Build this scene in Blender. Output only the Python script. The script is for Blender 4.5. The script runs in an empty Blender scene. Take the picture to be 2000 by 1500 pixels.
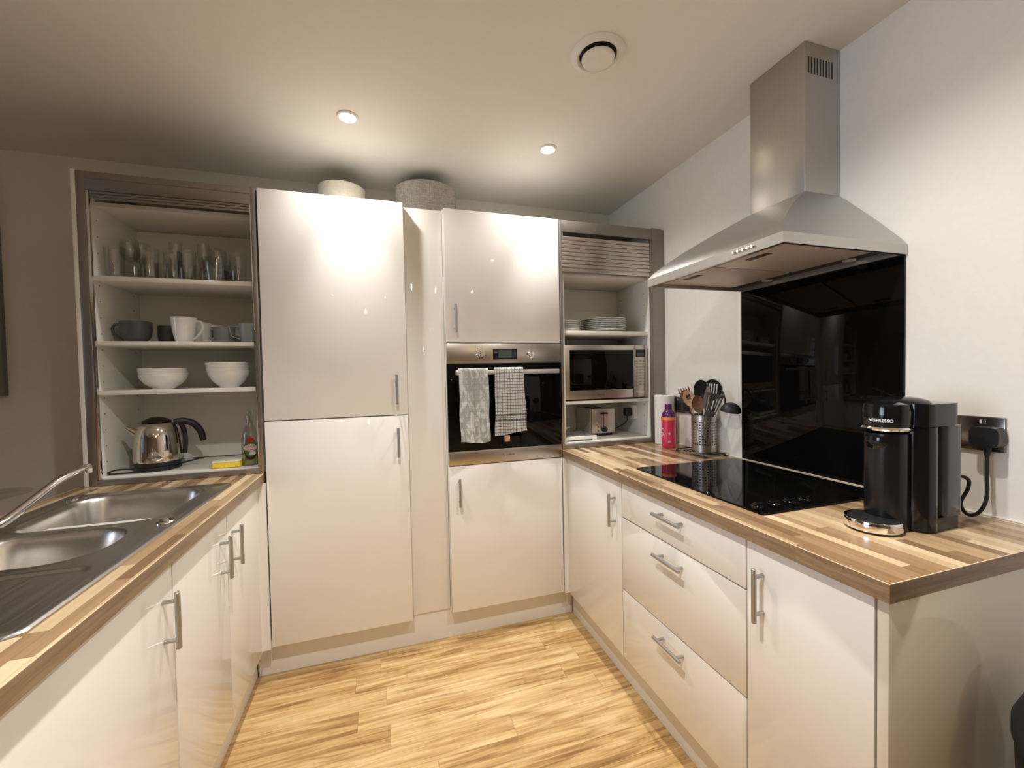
import bpy, bmesh, math, random
from mathutils import Vector, Matrix
PI = math.pi
R = math.radians
C = bpy.context.scene.collection
sc = bpy.context.scene
random.seed(7)

# ------------------------------------------------------------------ camera
def make_camera():
    yaw, pitch, roll = -0.3011, -0.0256, -0.0194
    cy, sy = math.cos(yaw), math.sin(yaw)
    f = Vector((-sy, cy, 0)); r = Vector((cy, sy, 0)); u = Vector((0, 0, 1))
    cp, sp = math.cos(pitch), math.sin(pitch)
    f2 = f*cp + u*sp; u2 = u*cp - f*sp
    cr, sr = math.cos(roll), math.sin(roll)
    r3 = r*cr + u2*sr; u3 = u2*cr - r*sr
    m = Matrix((r3, u3, -f2)).transposed().to_4x4()
    m.translation = Vector((0, 0, 1.3151))
    cd = bpy.data.cameras.new('camera'); cd.sensor_width = 36; cd.sensor_fit = 'HORIZONTAL'
    cd.lens = 806.354/2000*36; cd.clip_start = .02
    o = bpy.data.objects.new('camera', cd); o.matrix_world = m
    C.objects.link(o); sc.camera = o
make_camera()

# ------------------------------------------------------------------ world, exposure
w = bpy.data.worlds.new('world'); sc.world = w; w.use_nodes = True
w.node_tree.nodes['Background'].inputs[0].default_value = (.45, .6, .9, 1)
w.node_tree.nodes['Background'].inputs[1].default_value = .3
sc.view_settings.view_transform = 'Standard'; sc.view_settings.look = 'None'
sc.view_settings.gamma = 1; sc.view_settings.use_curve_mapping = False
sc.view_settings.exposure = 0.5

# ------------------------------------------------------------------ lights
WARM = (1, .975, .94)
def light(name, kind, loc, energy, color, rot=(0, 0, 0), **k):
    l = bpy.data.lights.new(name, kind); l.energy = energy; l.color = color
    for a, b in k.items(): setattr(l, a, b)
    o = bpy.data.objects.new(name, l); o.location = loc; o.rotation_euler = rot
    C.objects.link(o); return o
SPOTS = [(-.113, 1.885), (.795, 1.885), (-.113, .655), (.79, .63)]
FILL_SPOTS = [(-.6, -1.2), (.9, -1.2), (-.6, -2.8), (.9, -2.8), (-2.6, -1.2), (-2.6, -2.8)]  # unseen fill spotlights added behind the camera to lift the ambient light
for i, (x, y) in enumerate(SPOTS):
    light('downlight_beam', 'SPOT', (x, y, 2.375), 30 if y > 1 else 34, WARM, spot_size=R(50), spot_blend=1.0, shadow_soft_size=.022)
    light('downlight_spill', 'SPOT', (x, y, 2.375), 18 if y > 1 else (52 if x < 0 else 32), WARM, spot_size=R(144), spot_blend=.9, shadow_soft_size=.022)
for x, y in FILL_SPOTS:
    light('room_fill_beam', 'SPOT', (x, y, 2.375), 3.5, (1, .85, .68), spot_size=R(160), spot_blend=.8, shadow_soft_size=.03)  # added ambient fill, no known fitting
light('assumed_pendant_glow', 'POINT', (.43, -2.2, 2.17), 9, (1, .78, .5), shadow_soft_size=.03)  # assumed unseen lamp, placed for a warm reflection in the filler panel
# added cool light on the right wall; its left-wall window is unseen, assumed
light('assumed_window_light', 'AREA', (-3.93, .0, 1.45), 8, (.70, .80, 1), rot=(0, R(-90), 0), shape='RECTANGLE', size=1.4, size_y=1.7, spread=R(64))

# ------------------------------------------------------------------ materials
class NT:
    def __init__(s, name):
        s.m = bpy.data.materials.new(name); s.m.use_nodes = True
        s.t = s.m.node_tree; s.b = s.t.nodes['Principled BSDF']
    def n(s, typ, **k):
        nd = s.t.nodes.new(typ)
        for a, b in k.items():
            if a.startswith('i_'):
                key = a[2:]
                nd.inputs[int(key) if key.isdigit() else key.replace('_', ' ')].default_value = b
            else: setattr(nd, a, b)
        return nd
    def l(s, a, b): s.t.links.new(a, b)
    def math(s, op, a, b=None, c=None):
        nd = s.n('ShaderNodeMath', operation=op)
        for i, v in enumerate((a, b, c)):
            if v is None: continue
            if isinstance(v, (int, float)): nd.inputs[i].default_value = v
            else: s.l(v, nd.inputs[i])
        return nd.outputs[0]
    def ramp(s, fac, stops):
        nd = s.n('ShaderNodeValToRGB'); e = nd.color_ramp.elements
        while len(e) < len(stops): e.new(.5)
        for q, (p, c) in zip(e, stops): q.position = p; q.color = tuple(c)+(1,) if len(c) == 3 else c
        s.l(fac, nd.inputs[0]); return nd.outputs[0]
    def obj(s):
        tc = s.n('ShaderNodeTexCoord'); return tc.outputs['Object']
    def mix(s, typ, f, a, b):
        nd = s.n('ShaderNodeMixRGB', blend_type=typ)
        for i, v in enumerate((f, a, b)):
            if isinstance(v, (int, float)): nd.inputs[i].default_value = v
            elif isinstance(v, tuple): nd.inputs[i].default_value = v+(1,)
            else: s.l(v, nd.inputs[i])
        return nd.outputs[0]
    def bump(s, h, st=.1, d=.002):
        nd = s.n('ShaderNodeBump'); nd.inputs['Strength'].default_value = st; nd.inputs['Distance'].default_value = d
        s.l(h, nd.inputs['Height']); s.l(nd.outputs[0], s.b.inputs['Normal'])

def pb(name, col, rough=.5, metal=0., spec=.5, coat=0., trans=0., ior=1.45, emit=None, es=0, noise=None, alpha=1):
    t = NT(name); b = t.b
    b.inputs['Base Color'].default_value = tuple(col)+(1,)
    b.inputs['Roughness'].default_value = rough; b.inputs['Metallic'].default_value = metal
    b.inputs['Specular IOR Level'].default_value = spec; b.inputs['Coat Weight'].default_value = coat
    b.inputs['Coat Roughness'].default_value = .03
    b.inputs['Transmission Weight'].default_value = trans; b.inputs['IOR'].default_value = ior
    if emit: b.inputs['Emission Color'].default_value = tuple(emit)+(1,); b.inputs['Emission Strength'].default_value = es
    # faint procedural variation
    sc_, amt, bs = noise or (30, .03, 0)
    nz = t.n('ShaderNodeTexNoise', i_Scale=sc_, i_Detail=3.0); t.l(t.obj(), nz.inputs['Vector'])
    a = tuple(max(0, c*(1-amt)) for c in col); c2 = tuple(min(1, c*(1+amt)) for c in col)
    t.l(t.ramp(nz.outputs[0], [(.3, a), (.7, c2)]), b.inputs['Base Color'])
    if bs: t.bump(nz.outputs[0], bs, .001)
    return t.m

def brushed(name, col, rough, axis=0, streak=400, metal=1.0):
    t = NT(name); b = t.b
    b.inputs['Metallic'].default_value = metal; b.inputs['Roughness'].default_value = rough
    mp = t.n('ShaderNodeMapping'); s = [streak]*3; s[axis] = 3; mp.inputs['Scale'].default_value = s
    t.l(t.obj(), mp.inputs[0])
    nz = t.n('ShaderNodeTexNoise', i_Scale=1.0, i_Detail=2.0); t.l(mp.outputs[0], nz.inputs['Vector'])
    t.l(t.ramp(nz.outputs[0], [(.25, tuple(c*.96 for c in col)), (.75, tuple(min(1, c*1.03) for c in col))]), b.inputs['Base Color'])
    r = t.n('ShaderNodeMapRange', i_3=rough*.93, i_4=rough*1.08); t.l(nz.outputs[0], r.inputs[0]); t.l(r.outputs[0], b.inputs['Roughness'])
    return t.m

def wood(name, along, across, W, L, stops, grain=.35, rough=.35, joint=.25, spec=.5, gscale=1., streak=None, vert=None):
    """strips: `along` axis index runs with the grain"""
    t = NT(name); b = t.b
    sx = t.n('ShaderNodeSeparateXYZ'); t.l(t.obj(), sx.inputs[0])
    u, v = sx.outputs[along], sx.outputs[across]
    row = t.math('FLOOR', t.math('DIVIDE', v, W))
    wn = t.n('ShaderNodeTexWhiteNoise', noise_dimensions='1D'); t.l(row, wn.inputs['W'])
    off = t.math('MULTIPLY', wn.outputs['Value'], 7.3)
    us = t.math('ADD', t.math('DIVIDE', u, L), off)
    col = t.math('FLOOR', us)
    cell = t.math('ADD', t.math('MULTIPLY', row, 17.13), t.math('MULTIPLY', col, 3.71))
    w2 = t.n('ShaderNodeTexWhiteNoise', noise_dimensions='1D'); t.l(cell, w2.inputs['W'])
    # grain
    cb = t.n('ShaderNodeCombineXYZ')
    t.l(t.math('ADD', t.math('MULTIPLY', u, 2.2*gscale), t.math('MULTIPLY', w2.outputs['Value'], 31.)), cb.inputs[0])
    t.l(t.math('MULTIPLY', v, 38.*gscale), cb.inputs[1]); t.l(cell, cb.inputs[2])
    nz = t.n('ShaderNodeTexNoise', i_Scale=1.0, i_Detail=6.0, i_Roughness=.62, i_Distortion=.6); t.l(cb.outputs[0], nz.inputs['Vector'])
    cb2 = t.n('ShaderNodeCombineXYZ')
    t.l(t.math('MULTIPLY', u, 1.3*gscale), cb2.inputs[0]); t.l(t.math('MULTIPLY', v, 9*gscale), cb2.inputs[1]); t.l(cell, cb2.inputs[2])
    n2 = t.n('ShaderNodeTexNoise', i_Scale=1.0, i_Detail=3.0, i_Distortion=1.2); t.l(cb2.outputs[0], n2.inputs['Vector'])
    f = t.math('ADD', t.math('MULTIPLY', w2.outputs['Value'], 1-grain),
               t.math('MULTIPLY', t.math('ADD', t.math('MULTIPLY', nz.outputs[0], .6), t.math('MULTIPLY', n2.outputs[0], .4)), grain))
    c = t.ramp(f, stops)
    if streak:
        n3 = t.n('ShaderNodeTexNoise', i_Scale=1.0, i_Detail=4.0, i_Distortion=2.0)
        cb3 = t.n('ShaderNodeCombineXYZ'); t.l(t.math('MULTIPLY', u, 1.9), cb3.inputs[0]); t.l(t.math('MULTIPLY', v, 24), cb3.inputs[1]); t.l(t.math('MULTIPLY', cell, .77), cb3.inputs[2])
        t.l(cb3.outputs[0], n3.inputs['Vector'])
        k = t.ramp(n3.outputs[0], [(.58, (0, 0, 0)), (.74, (1, 1, 1))])
        c = t.mix('MIX', t.math('MULTIPLY', k, streak[0]), c, streak[1])
    # joints
    fv = t.math('FRACT', t.math('DIVIDE', v, W)); fu = t.math('FRACT', us)
    j = t.math('MAXIMUM', t.math('LESS_THAN', fv, .0016/W), t.math('LESS_THAN', fu, .0016/L))
    c = t.mix('MULTIPLY', t.math('MULTIPLY', j, joint), c, (.25, .15, .08))
    t.l(c, b.inputs['Base Color']); b.inputs['Roughness'].default_value = rough
    b.inputs['Specular IOR Level'].default_value = spec
    return t.m

M = {}
M['wall'] = pb('wall_paint', (.80, .765, .70), .85, noise=(60, .015, .03))
M['farwall'] = pb('darkened_far_wall', (.36, .34, .31), .85)  # unseen walls darkened to cut the light they bounce back
M['ceil'] = pb('ceiling_paint', (.80, .765, .71), .9, noise=(40, .01, .02))
M['gloss'] = pb('gloss_white_laminate', (.84, .805, .755), .5, spec=.1, coat=.9, noise=(3, .01, 0))
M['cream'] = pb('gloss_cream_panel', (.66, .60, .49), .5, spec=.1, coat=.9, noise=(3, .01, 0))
M['carc'] = pb('white_melamine', (.80, .775, .72), .45, noise=(6, .01, 0))
def m_pegs():
    t = NT('white_melamine_peg_holes'); b = t.b; b.inputs['Roughness'].default_value = .45
    g = t.n('ShaderNodeNewGeometry'); sx = t.n('ShaderNodeSeparateXYZ'); t.l(g.outputs['Position'], sx.inputs[0])
    dy = t.math('MINIMUM', t.math('ABSOLUTE', t.math('SUBTRACT', sx.outputs[1], 2.065)), t.math('ABSOLUTE', t.math('SUBTRACT', sx.outputs[1], 2.30)))
    dz = t.math('MULTIPLY', t.math('SUBTRACT', t.math('FRACT', t.math('DIVIDE', sx.outputs[2], .064)), .5), .064)
    d = t.math('SQRT', t.math('ADD', t.math('MULTIPLY', dy, dy), t.math('MULTIPLY', dz, dz)))
    t.l(t.mix('MIX', t.math('LESS_THAN', d, .003), (.80, .775, .72), (.10, .08, .06)), b.inputs['Base Color'])
    return t.m
M['pegs'] = m_pegs()
M['plinth'] = pb('plinth_laminate', (.80, .765, .71), .3, noise=(6, .01, 0))
M['dark'] = pb('dark_gap', (.03, .028, .025), .7)
M['hole'] = pb('peg_hole_shadow', (.10, .08, .06), .8)
M['steel_x'] = brushed('brushed_steel_horizontal', (.60, .55, .50), .30, 0)
M['steel_z'] = brushed('brushed_steel_vertical', (.52, .50, .47), .32, 2)
M['steel_y'] = brushed('brushed_steel_hood', (.50, .49, .475), .33, 1)
M['frame'] = brushed('satin_nickel_frame', (.30, .272, .248), .36, 0, 200, .8)
M['handle'] = brushed('satin_handle_steel', (.46, .445, .43), .4, 2)
M['chrome'] = pb('polished_chrome', (.82, .81, .80), .06, 1.0)
M['kettle'] = pb('polished_kettle_steel', (.66, .61, .55), .09, 1.0)
M['sink'] = brushed('sink_steel', (.62, .60, .57), .30, 1, 120)
M['bglass'] = pb('black_glass', (.003, .003, .003), .03, spec=.2, noise=(5, .01, 0))
M['bgloss'] = pb('black_gloss_plastic', (.006, .006, .007), .1, spec=.5)
M['bsatin'] = pb('black_satin_plastic', (.008, .008, .009), .22, spec=.4)
M['bmatte'] = pb('black_plastic', (.012, .012, .013), .38)
M['brub'] = pb('black_rubber', (.015, .015, .015), .6)
M['nylon'] = pb('black_nylon', (.022, .02, .019), .42)
M['turner'] = pb('dark_grey_nylon', (.075, .062, .058), .4)
M['wspoon'] = pb('brown_utensil_wood', (.30, .16, .085), .45, noise=(60, .3, 0))
M['lspoon'] = pb('light_utensil_wood', (.44, .27, .16), .4, noise=(60, .2, 0))
M['china'] = pb('white_china', (.82, .81, .77), .14, coat=.5)
M['dchina'] = pb('charcoal_stoneware', (.085, .085, .088), .35)
M['gchina'] = pb('grey_stoneware', (.30, .32, .32), .35)
M['paper'] = pb('white_paper', (.86, .83, .80), .9, noise=(120, .05, .2))
M['silver'] = pb('silver_plastic', (.62, .60, .57), .3, metal=.6)
M['wplast'] = pb('white_plastic', (.82, .80, .76), .4)
M['amber'] = pb('amber_glass', (.75, .50, .12), .03, trans=.8, ior=1.45)
def thin_glass(name, tint=(.98, .985, .98), base=.07):
    t = NT(name); out = t.t.nodes['Material Output']; t.t.nodes.remove(t.b)
    lw = t.n('ShaderNodeLayerWeight', i_Blend=.5); fr = t.math('ADD', t.math('MULTIPLY', t.math('POWER', lw.outputs['Facing'], 4.0), .5), base); tr = t.n('ShaderNodeBsdfTransparent'); gl = t.n('ShaderNodeBsdfGlossy', i_Roughness=.07)
    nz = t.n('ShaderNodeTexNoise', i_Scale=4.0); t.l(t.obj(), nz.inputs['Vector'])
    t.l(t.ramp(nz.outputs[0], [(0, tuple(c*.995 for c in tint)), (1, tint)]), tr.inputs[0])
    mx = t.n('ShaderNodeMixShader'); t.l(fr, mx.inputs[0]); t.l(tr.outputs[0], mx.inputs[1]); t.l(gl.outputs[0], mx.inputs[2])
    t.l(mx.outputs[0], out.inputs[0]); return t.m
M['glass'] = thin_glass('clear_glass'); M['clearpl'] = thin_glass('clear_bottle_plastic', (.80, .82, .74), .16)
M['smoke'] = pb('smoked_tank_plastic', (.10, .11, .115), .06, trans=.25)
M['pink'] = pb('pink_bottle', (.78, .05, .13), .22, trans=.15, coat=.4)
M['purple'] = pb('purple_bottle_lid', (.10, .015, .11), .25, coat=.3)
M['orange'] = pb('orange_band', (.95, .30, .06), .35)
M['white_print'] = pb('white_print', (.9, .86, .84), .5)
M['pinkprint'] = pb('pale_pink_print', (.92, .62, .66), .5)
M['green_liq'] = pb('green_soap', (.38, .42, .03), .08, trans=.55)
M['lab_green'] = pb('label_green', (.10, .22, .05), .45)
M['lab_dark'] = pb('label_dark_maroon', (.06, .02, .02), .45)
M['lab_red'] = pb('label_red', (.62, .03, .03), .4)
M['sponge'] = pb('yellow_sponge', (.95, .68, .06), .9, noise=(300, .12, .5))
M['sponge2'] = pb('pale_sponge_pad', (.93, .88, .66), .95, noise=(400, .1, .5))
M['display'] = pb('display_glass', (.012, .013, .015), .12)
M['lcd'] = pb('grey_lcd', (.06, .065, .065), .3)
M['print'] = pb('dark_print', (.06, .05, .035), .5)
M['btn'] = pb('grey_button', (.36, .33, .30), .4, metal=.5)
M['filter'] = brushed('hood_filter_mesh', (.66, .56, .50), .5, 0, 500, .45)  # brownish base colour paints in the wood reflected from the worktop
M['bulb'] = pb('lit_bulb', (1, .9, .7), .5, emit=(1, .86, .62), es=26)
M['ring'] = pb('white_metal_ring', (.85, .82, .77), .4)
M['pic'] = pb('grey_picture_frame', (.22, .21, .195), .4)
M['picmat'] = pb('grey_picture_print', (.34, .33, .31), .6, noise=(4, .4, 0))
M['bin'] = pb('black_bin_plastic', (.01, .01, .01), .5)
M['sealant'] = pb('white_sealant', (.85, .84, .81), .4)
WTS = [(.1, (.15, .085, .042)), (.3, (.28, .172, .09)), (.5, (.42, .28, .155)), (.7, (.58, .43, .255)), (.9, (.75, .60, .40))]
M['wt'] = wood('block_laminate_worktop', 1, 0, .028, .25, WTS, grain=.36, rough=.22, joint=.2, gscale=2.6)
M['edge'] = wood('laminate_edging_y', 1, 2, .2, 3., [(.3, (.13, .08, .042)), (.5, (.24, .155, .082)), (.7, (.36, .25, .14))], grain=1., rough=.3, joint=0, gscale=3.)
M['edgex'] = wood('laminate_edging_x', 0, 2, .2, 3., [(.3, (.13, .08, .042)), (.5, (.24, .155, .082)), (.7, (.36, .25, .14))], grain=1., rough=.3, joint=0, gscale=3.)
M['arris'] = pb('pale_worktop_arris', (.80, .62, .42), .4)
FLS = [(.31, (.20, .092, .030)), (.42, (.38, .215, .080)), (.5, (.58, .375, .16)), (.58, (.70, .505, .245)), (.70, (.82, .66, .38))]
M['floor'] = wood('oak_laminate_floor', 0, 1, .1, .85, FLS, grain=.93, rough=.3, joint=.5, gscale=1.5, streak=(.8, (.22, .10, .04)))

# towels and lampshades
def m_towel_leaf():
    t = NT('grey_leaf_towel'); b = t.b; b.inputs['Roughness'].default_value = .95
    o = t.obj()
    mp = t.n('ShaderNodeMapping'); mp.inputs['Rotation'].default_value = (0, .7, 0); mp.inputs['Scale'].default_value = (34, 34, 17); t.l(o, mp.inputs[0])
    n = t.n('ShaderNodeTexNoise', i_Scale=1.0, i_Detail=2.0, i_Distortion=1.5); t.l(mp.outputs[0], n.inputs['Vector'])
    c = t.ramp(n.outputs[0], [(.46, (.60, .60, .58)), (.56, (.92, .92, .89))])
    sx = t.n('ShaderNodeSeparateXYZ'); t.l(o, sx.inputs[0])
    gx = t.math('LESS_THAN', t.math('FRACT', t.math('DIVIDE', sx.outputs[0], .026)), .07)
    gz = t.math('LESS_THAN', t.math('FRACT', t.math('DIVIDE', sx.outputs[2], .026)), .07)
    c = t.mix('MIX', t.math('MULTIPLY', t.math('MAXIMUM', gx, gz), .45), c, (.35, .35, .34))
    t.l(c, b.inputs['Base Color']); t.bump(n.outputs[0], .5, .003); return t.m
def m_towel_check():
    t = NT('checked_towel'); b = t.b; b.inputs['Roughness'].default_value = .95
    o = t.obj()
    n = t.n('ShaderNodeTexNoise', i_Scale=14.0, i_Detail=2.0); t.l(o, n.inputs['Vector'])
    sx = t.n('ShaderNodeSeparateXYZ'); t.l(o, sx.inputs[0])
    wob = t.math('MULTIPLY', t.math('SUBTRACT', n.outputs[0], .5), .006)
    x = t.math('ADD', sx.outputs[0], wob); z = t.math('ADD', sx.outputs[2], wob)
    gx = t.math('LESS_THAN', t.math('FRACT', t.math('DIVIDE', x, .0128)), .2)
    gz = t.math('LESS_THAN', t.math('FRACT', t.math('DIVIDE', z, .0145)), .24)
    g = t.math('MAXIMUM', gx, gz)
    band = t.math('MAXIMUM', t.math('LESS_THAN', t.math('ABSOLUTE', t.math('ADD', z, .232)), .0045),
                  t.math('LESS_THAN', t.math('ABSOLUTE', t.math('ADD', z, .258)), .0055))
    c = t.mix('MIX', t.math('MULTIPLY', g, .85), (.86, .83, .79), (.19, .17, .165))
    c = t.mix('MIX', t.math('MULTIPLY', band, .85), c, (.12, .115, .11))
    t.l(c, b.inputs['Base Color'])
    n2 = t.n('ShaderNodeTexNoise', i_Scale=420.0); t.l(o, n2.inputs['Vector']); t.bump(n2.outputs[0], .6, .002)
    return t.m
M['leaf'] = m_towel_leaf(); M['check'] = m_towel_check()
def m_linen(name, a, b_, sx):
    t = NT(name); b = t.b; b.inputs['Roughness'].default_value = .95
    mp = t.n('ShaderNodeMapping'); mp.inputs['Scale'].default_value = sx; t.l(t.obj(), mp.inputs[0])
    n = t.n('ShaderNodeTexNoise', i_Scale=1.0, i_Detail=4.0, i_Roughness=.7); t.l(mp.outputs[0], n.inputs['Vector'])
    mp2 = t.n('ShaderNodeMapping'); mp2.inputs['Scale'].default_value = (sx[0]*.15, sx[1]*.15, sx[2]*8); t.l(t.obj(), mp2.inputs[0])
    n2 = t.n('ShaderNodeTexNoise', i_Scale=1.0, i_Detail=3.0); t.l(mp2.outputs[0], n2.inputs['Vector'])
    f = t.math('ADD', t.math('MULTIPLY', n.outputs[0], .55), t.math('MULTIPLY', n2.outputs[0], .45))
    t.l(t.ramp(f, [(.38, a), (.62, b_)]), b.inputs['Base Color']); t.bump(f, .3, .001); return t.m
M['linen'] = m_linen('grey_linen', (.27, .25, .23), (.50, .47, .43), (260, 260, 30))
M['wlinen'] = m_linen('ivory_linen', (.66, .63, .55), (.76, .73, .64), (160, 160, 12))

# ------------------------------------------------------------------ mesh helpers
def NB(): return bmesh.new()
def box(bm, x0, x1, y0, y1, z0, z1, bev=0, seg=2):
    t = bmesh.new(); bmesh.ops.create_cube(t, size=1)
    for v in t.verts:
        v.co = Vector(((x0+x1)/2+v.co.x*(x1-x0), (y0+y1)/2+v.co.y*(y1-y0), (z0+z1)/2+v.co.z*(z1-z0)))
    if bev: bmesh.ops.bevel(t, geom=list(t.edges), offset=bev, segments=seg, affect='EDGES', profile=.5)
    merge(bm, t); return bm
def merge(bm, t, mat=None):
    if mat is not None: bmesh.ops.transform(t, matrix=mat, verts=t.verts)
    me = bpy.data.meshes.new('tmp'); t.to_mesh(me); t.free(); bm.from_mesh(me); bpy.data.meshes.remove(me)
def lathe(bm, prof, c=(0, 0, 0), seg=40, axis='Z', sx=1, sy=1, close=False):
    """profile [(r,h)...] revolved round an axis"""
    t = bmesh.new(); rings = []
    P = list(prof)
    for r, h in P:
        if r < 1e-6: rings.append([t.verts.new((0, 0, h))])
        else: rings.append([t.verts.new((sx*r*math.cos(2*PI*i/seg), sy*r*math.sin(2*PI*i/seg), h)) for i in range(seg)])
    n = len(rings); rng = range(n if close else n-1)
    for k in rng:
        a, b = rings[k], rings[(k+1) % n]
        for i in range(seg):
            j = (i+1) % seg
            if len(a) == 1 and len(b) == 1: continue
            if len(a) == 1: t.faces.new((a[0], b[j], b[i]))
            elif len(b) == 1: t.faces.new((a[i], a[j], b[0]))
            else: t.faces.new((a[i], a[j], b[j], b[i]))
    bmesh.ops.recalc_face_normals(t, faces=t.faces)
    m = Matrix.Translation(c)
    if axis == 'X': m = m @ Matrix.Rotation(PI/2, 4, 'Y')
    if axis == 'Y': m = m @ Matrix.Rotation(-PI/2, 4, 'X')
    merge(bm, t, m); return bm
def cyl(bm, c, r, h, axis='Z', seg=28, bev=0):
    """centre of the base, height along +axis"""
    b = min(bev, r*.9)
    prof = [(0, 0), (r-b, 0), (r, b), (r, h-b), (r-b, h), (0, h)] if b else [(0, 0), (r, 0), (r, h), (0, h)]
    return lathe(bm, prof, c, seg, axis)
def tube(bm, pts, r, seg=12, cap=True, rr=None, flat=1.0):
    pts = [Vector(p) for p in pts]; t = bmesh.new(); rings = []
    d0 = (pts[1]-pts[0]).normalized()
    ref = Vector((0, 0, 1)) if abs(d0.z) < .9 else Vector((1, 0, 0))
    side = d0.cross(ref).normalized()
    for i, p in enumerate(pts):
        a = pts[max(0, i-1)]; b = pts[min(len(pts)-1, i+1)]; d = (b-a).normalized()
        side = (side - d*side.dot(d)).normalized(); up = side.cross(d)
        q = rr[i] if rr else r
        rings.append([t.verts.new(p+side*math.cos(2*PI*k/seg)*q+up*math.sin(2*PI*k/seg)*q*flat) for k in range(seg)])
    for a, b in zip(rings, rings[1:]):
        for k in range(seg): t.faces.new((a[k], a[(k+1) % seg], b[(k+1) % seg], b[k]))
    if cap: t.faces.new(rings[0][::-1]); t.faces.new(rings[-1])
    bmesh.ops.recalc_face_normals(t, faces=t.faces); merge(bm, t); return bm
def spline(pts, n=8):
    pts = [Vector(p) for p in pts]; P = [pts[0]*2-pts[1]]+pts+[pts[-1]*2-pts[-2]]; out = []
    for i in range(1, len(P)-2):
        for k in range(n):
            t = k/n; a, b, c, d = P[i-1], P[i], P[i+1], P[i+2]
            out.append(.5*((2*b)+(c-a)*t+(2*a-5*b+4*c-d)*t*t+(3*b-a-3*c+d)*t**3))
    out.append(P[-2]); return out
def prism(bm, pts, z0, z1, mat=None, bev=0):
    """outline in XY extruded along Z, then transformed"""
    t = bmesh.new(); a = [t.verts.new((x, y, z0)) for x, y in pts]; b = [t.verts.new((x, y, z1)) for x, y in pts]
    n = len(pts); t.faces.new(a[::-1]); t.faces.new(b)
    for i in range(n): t.faces.new((a[i], a[(i+1) % n], b[(i+1) % n], b[i]))
    bmesh.ops.recalc_face_normals(t, faces=t.faces)
    if bev: bmesh.ops.bevel(t, geom=[e for e in t.edges], offset=bev, segments=2, affect='EDGES')
    merge(bm, t, mat); return bm
def rrect(x0, x1, y0, y1, r, n=6):
    out = []
    for cx, cy, a in ((x1-r, y1-r, 0), (x0+r, y1-r, 90), (x0+r, y0+r, 180), (x1-r, y0+r, 270)):
        for k in range(n+1): q = R(a+90*k/n); out.append((cx+r*math.cos(q), cy+r*math.sin(q)))
    return out
def obj(name, bm, mat, parent=None, label=None, angle=32, kind=None):
    """a mesh object; bm is in world coordinates, stored relative to its thing"""
    me = bpy.data.meshes.new(name)
    base = Vector((0, 0, 0)); p = parent
    while p is not None: base += p.location; p = p.parent
    if base.length: bmesh.ops.translate(bm, verts=bm.verts, vec=-base)
    bm.to_mesh(me); bm.free()
    for pl in me.polygons: pl.use_smooth = True
    me.set_sharp_from_angle(angle=R(angle))
    me.materials.append(M[mat] if isinstance(mat, str) else mat)
    o = bpy.data.objects.new(name, me); C.objects.link(o)
    if parent is not None: o.parent = parent
    if label: o['label'] = label
    if kind: o['kind'] = kind
    return o
def thing(name, label, cat, loc, group=None):
    o = bpy.data.objects.new(name, None); o.empty_display_size = .05; C.objects.link(o)
    o.location = loc; o['label'] = label; o['category'] = cat
    if group: o['group'] = group
    return o
def tag(o, label, cat, group=None):
    o['label'] = label; o['category'] = cat
    if group: o['group'] = group
    return o
def solo(name, bm, mat, label, cat, loc, group=None):
    """a thing that is one mesh with its origin at loc"""
    bmesh.ops.translate(bm, verts=bm.verts, vec=-Vector(loc))
    o = obj(name, bm, mat); o.location = loc; return tag(o, label, cat, group)
def struct(name, bm, mat): return obj(name, bm, mat, kind='structure')
def dup(root, loc, label=None, group=None):
    r = root.copy(); C.objects.link(r); r.location = loc
    if label: r['label'] = label
    if group: r['group'] = group
    for ch in root.children:
        c = ch.copy(); C.objects.link(c); c.parent = r
        for g in ch.children:
            e = g.copy(); C.objects.link(e); e.parent = c
    return r
def text(name, s, size, mat, parent, mtx, ext=.0003, bend=None, label=None):
    cu = bpy.data.curves.new('t', 'FONT'); cu.body = s; cu.size = size; cu.align_x = 'CENTER'; cu.align_y = 'CENTER'; cu.extrude = ext
    o = bpy.data.objects.new('t', cu); C.objects.link(o)
    bpy.context.view_layer.update()
    me = bpy.data.meshes.new_from_object(o.evaluated_get(bpy.context.evaluated_depsgraph_get()))
    bpy.data.objects.remove(o); bm = NB(); bm.from_mesh(me); bpy.data.meshes.remove(me)
    if bend:
        bmesh.ops.subdivide_edges(bm, edges=bm.edges, cuts=1)
        for v in bm.verts:
            a = v.co.x/bend; rr = bend+v.co.z; v.co.x = rr*math.sin(a); v.co.z = rr*math.cos(a)-bend
    bmesh.ops.transform(bm, matrix=mtx, verts=bm.verts)
    return obj(name, bm, mat, parent, label)
def FR(origin, right, up):
    r = Vector(right).normalized(); u = Vector(up).normalized(); n = r.cross(u)
    m = Matrix((r, u, n)).transposed().to_4x4(); m.translation = Vector(origin); return m

# ------------------------------------------------------------------ key dimensions
Yf = 1.989; XW = 1.538; ZC = 2.41; YB = 2.579; ZW = .909
XL = -.499; XR = .888; WTL = -1.13; YE = .517
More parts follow.
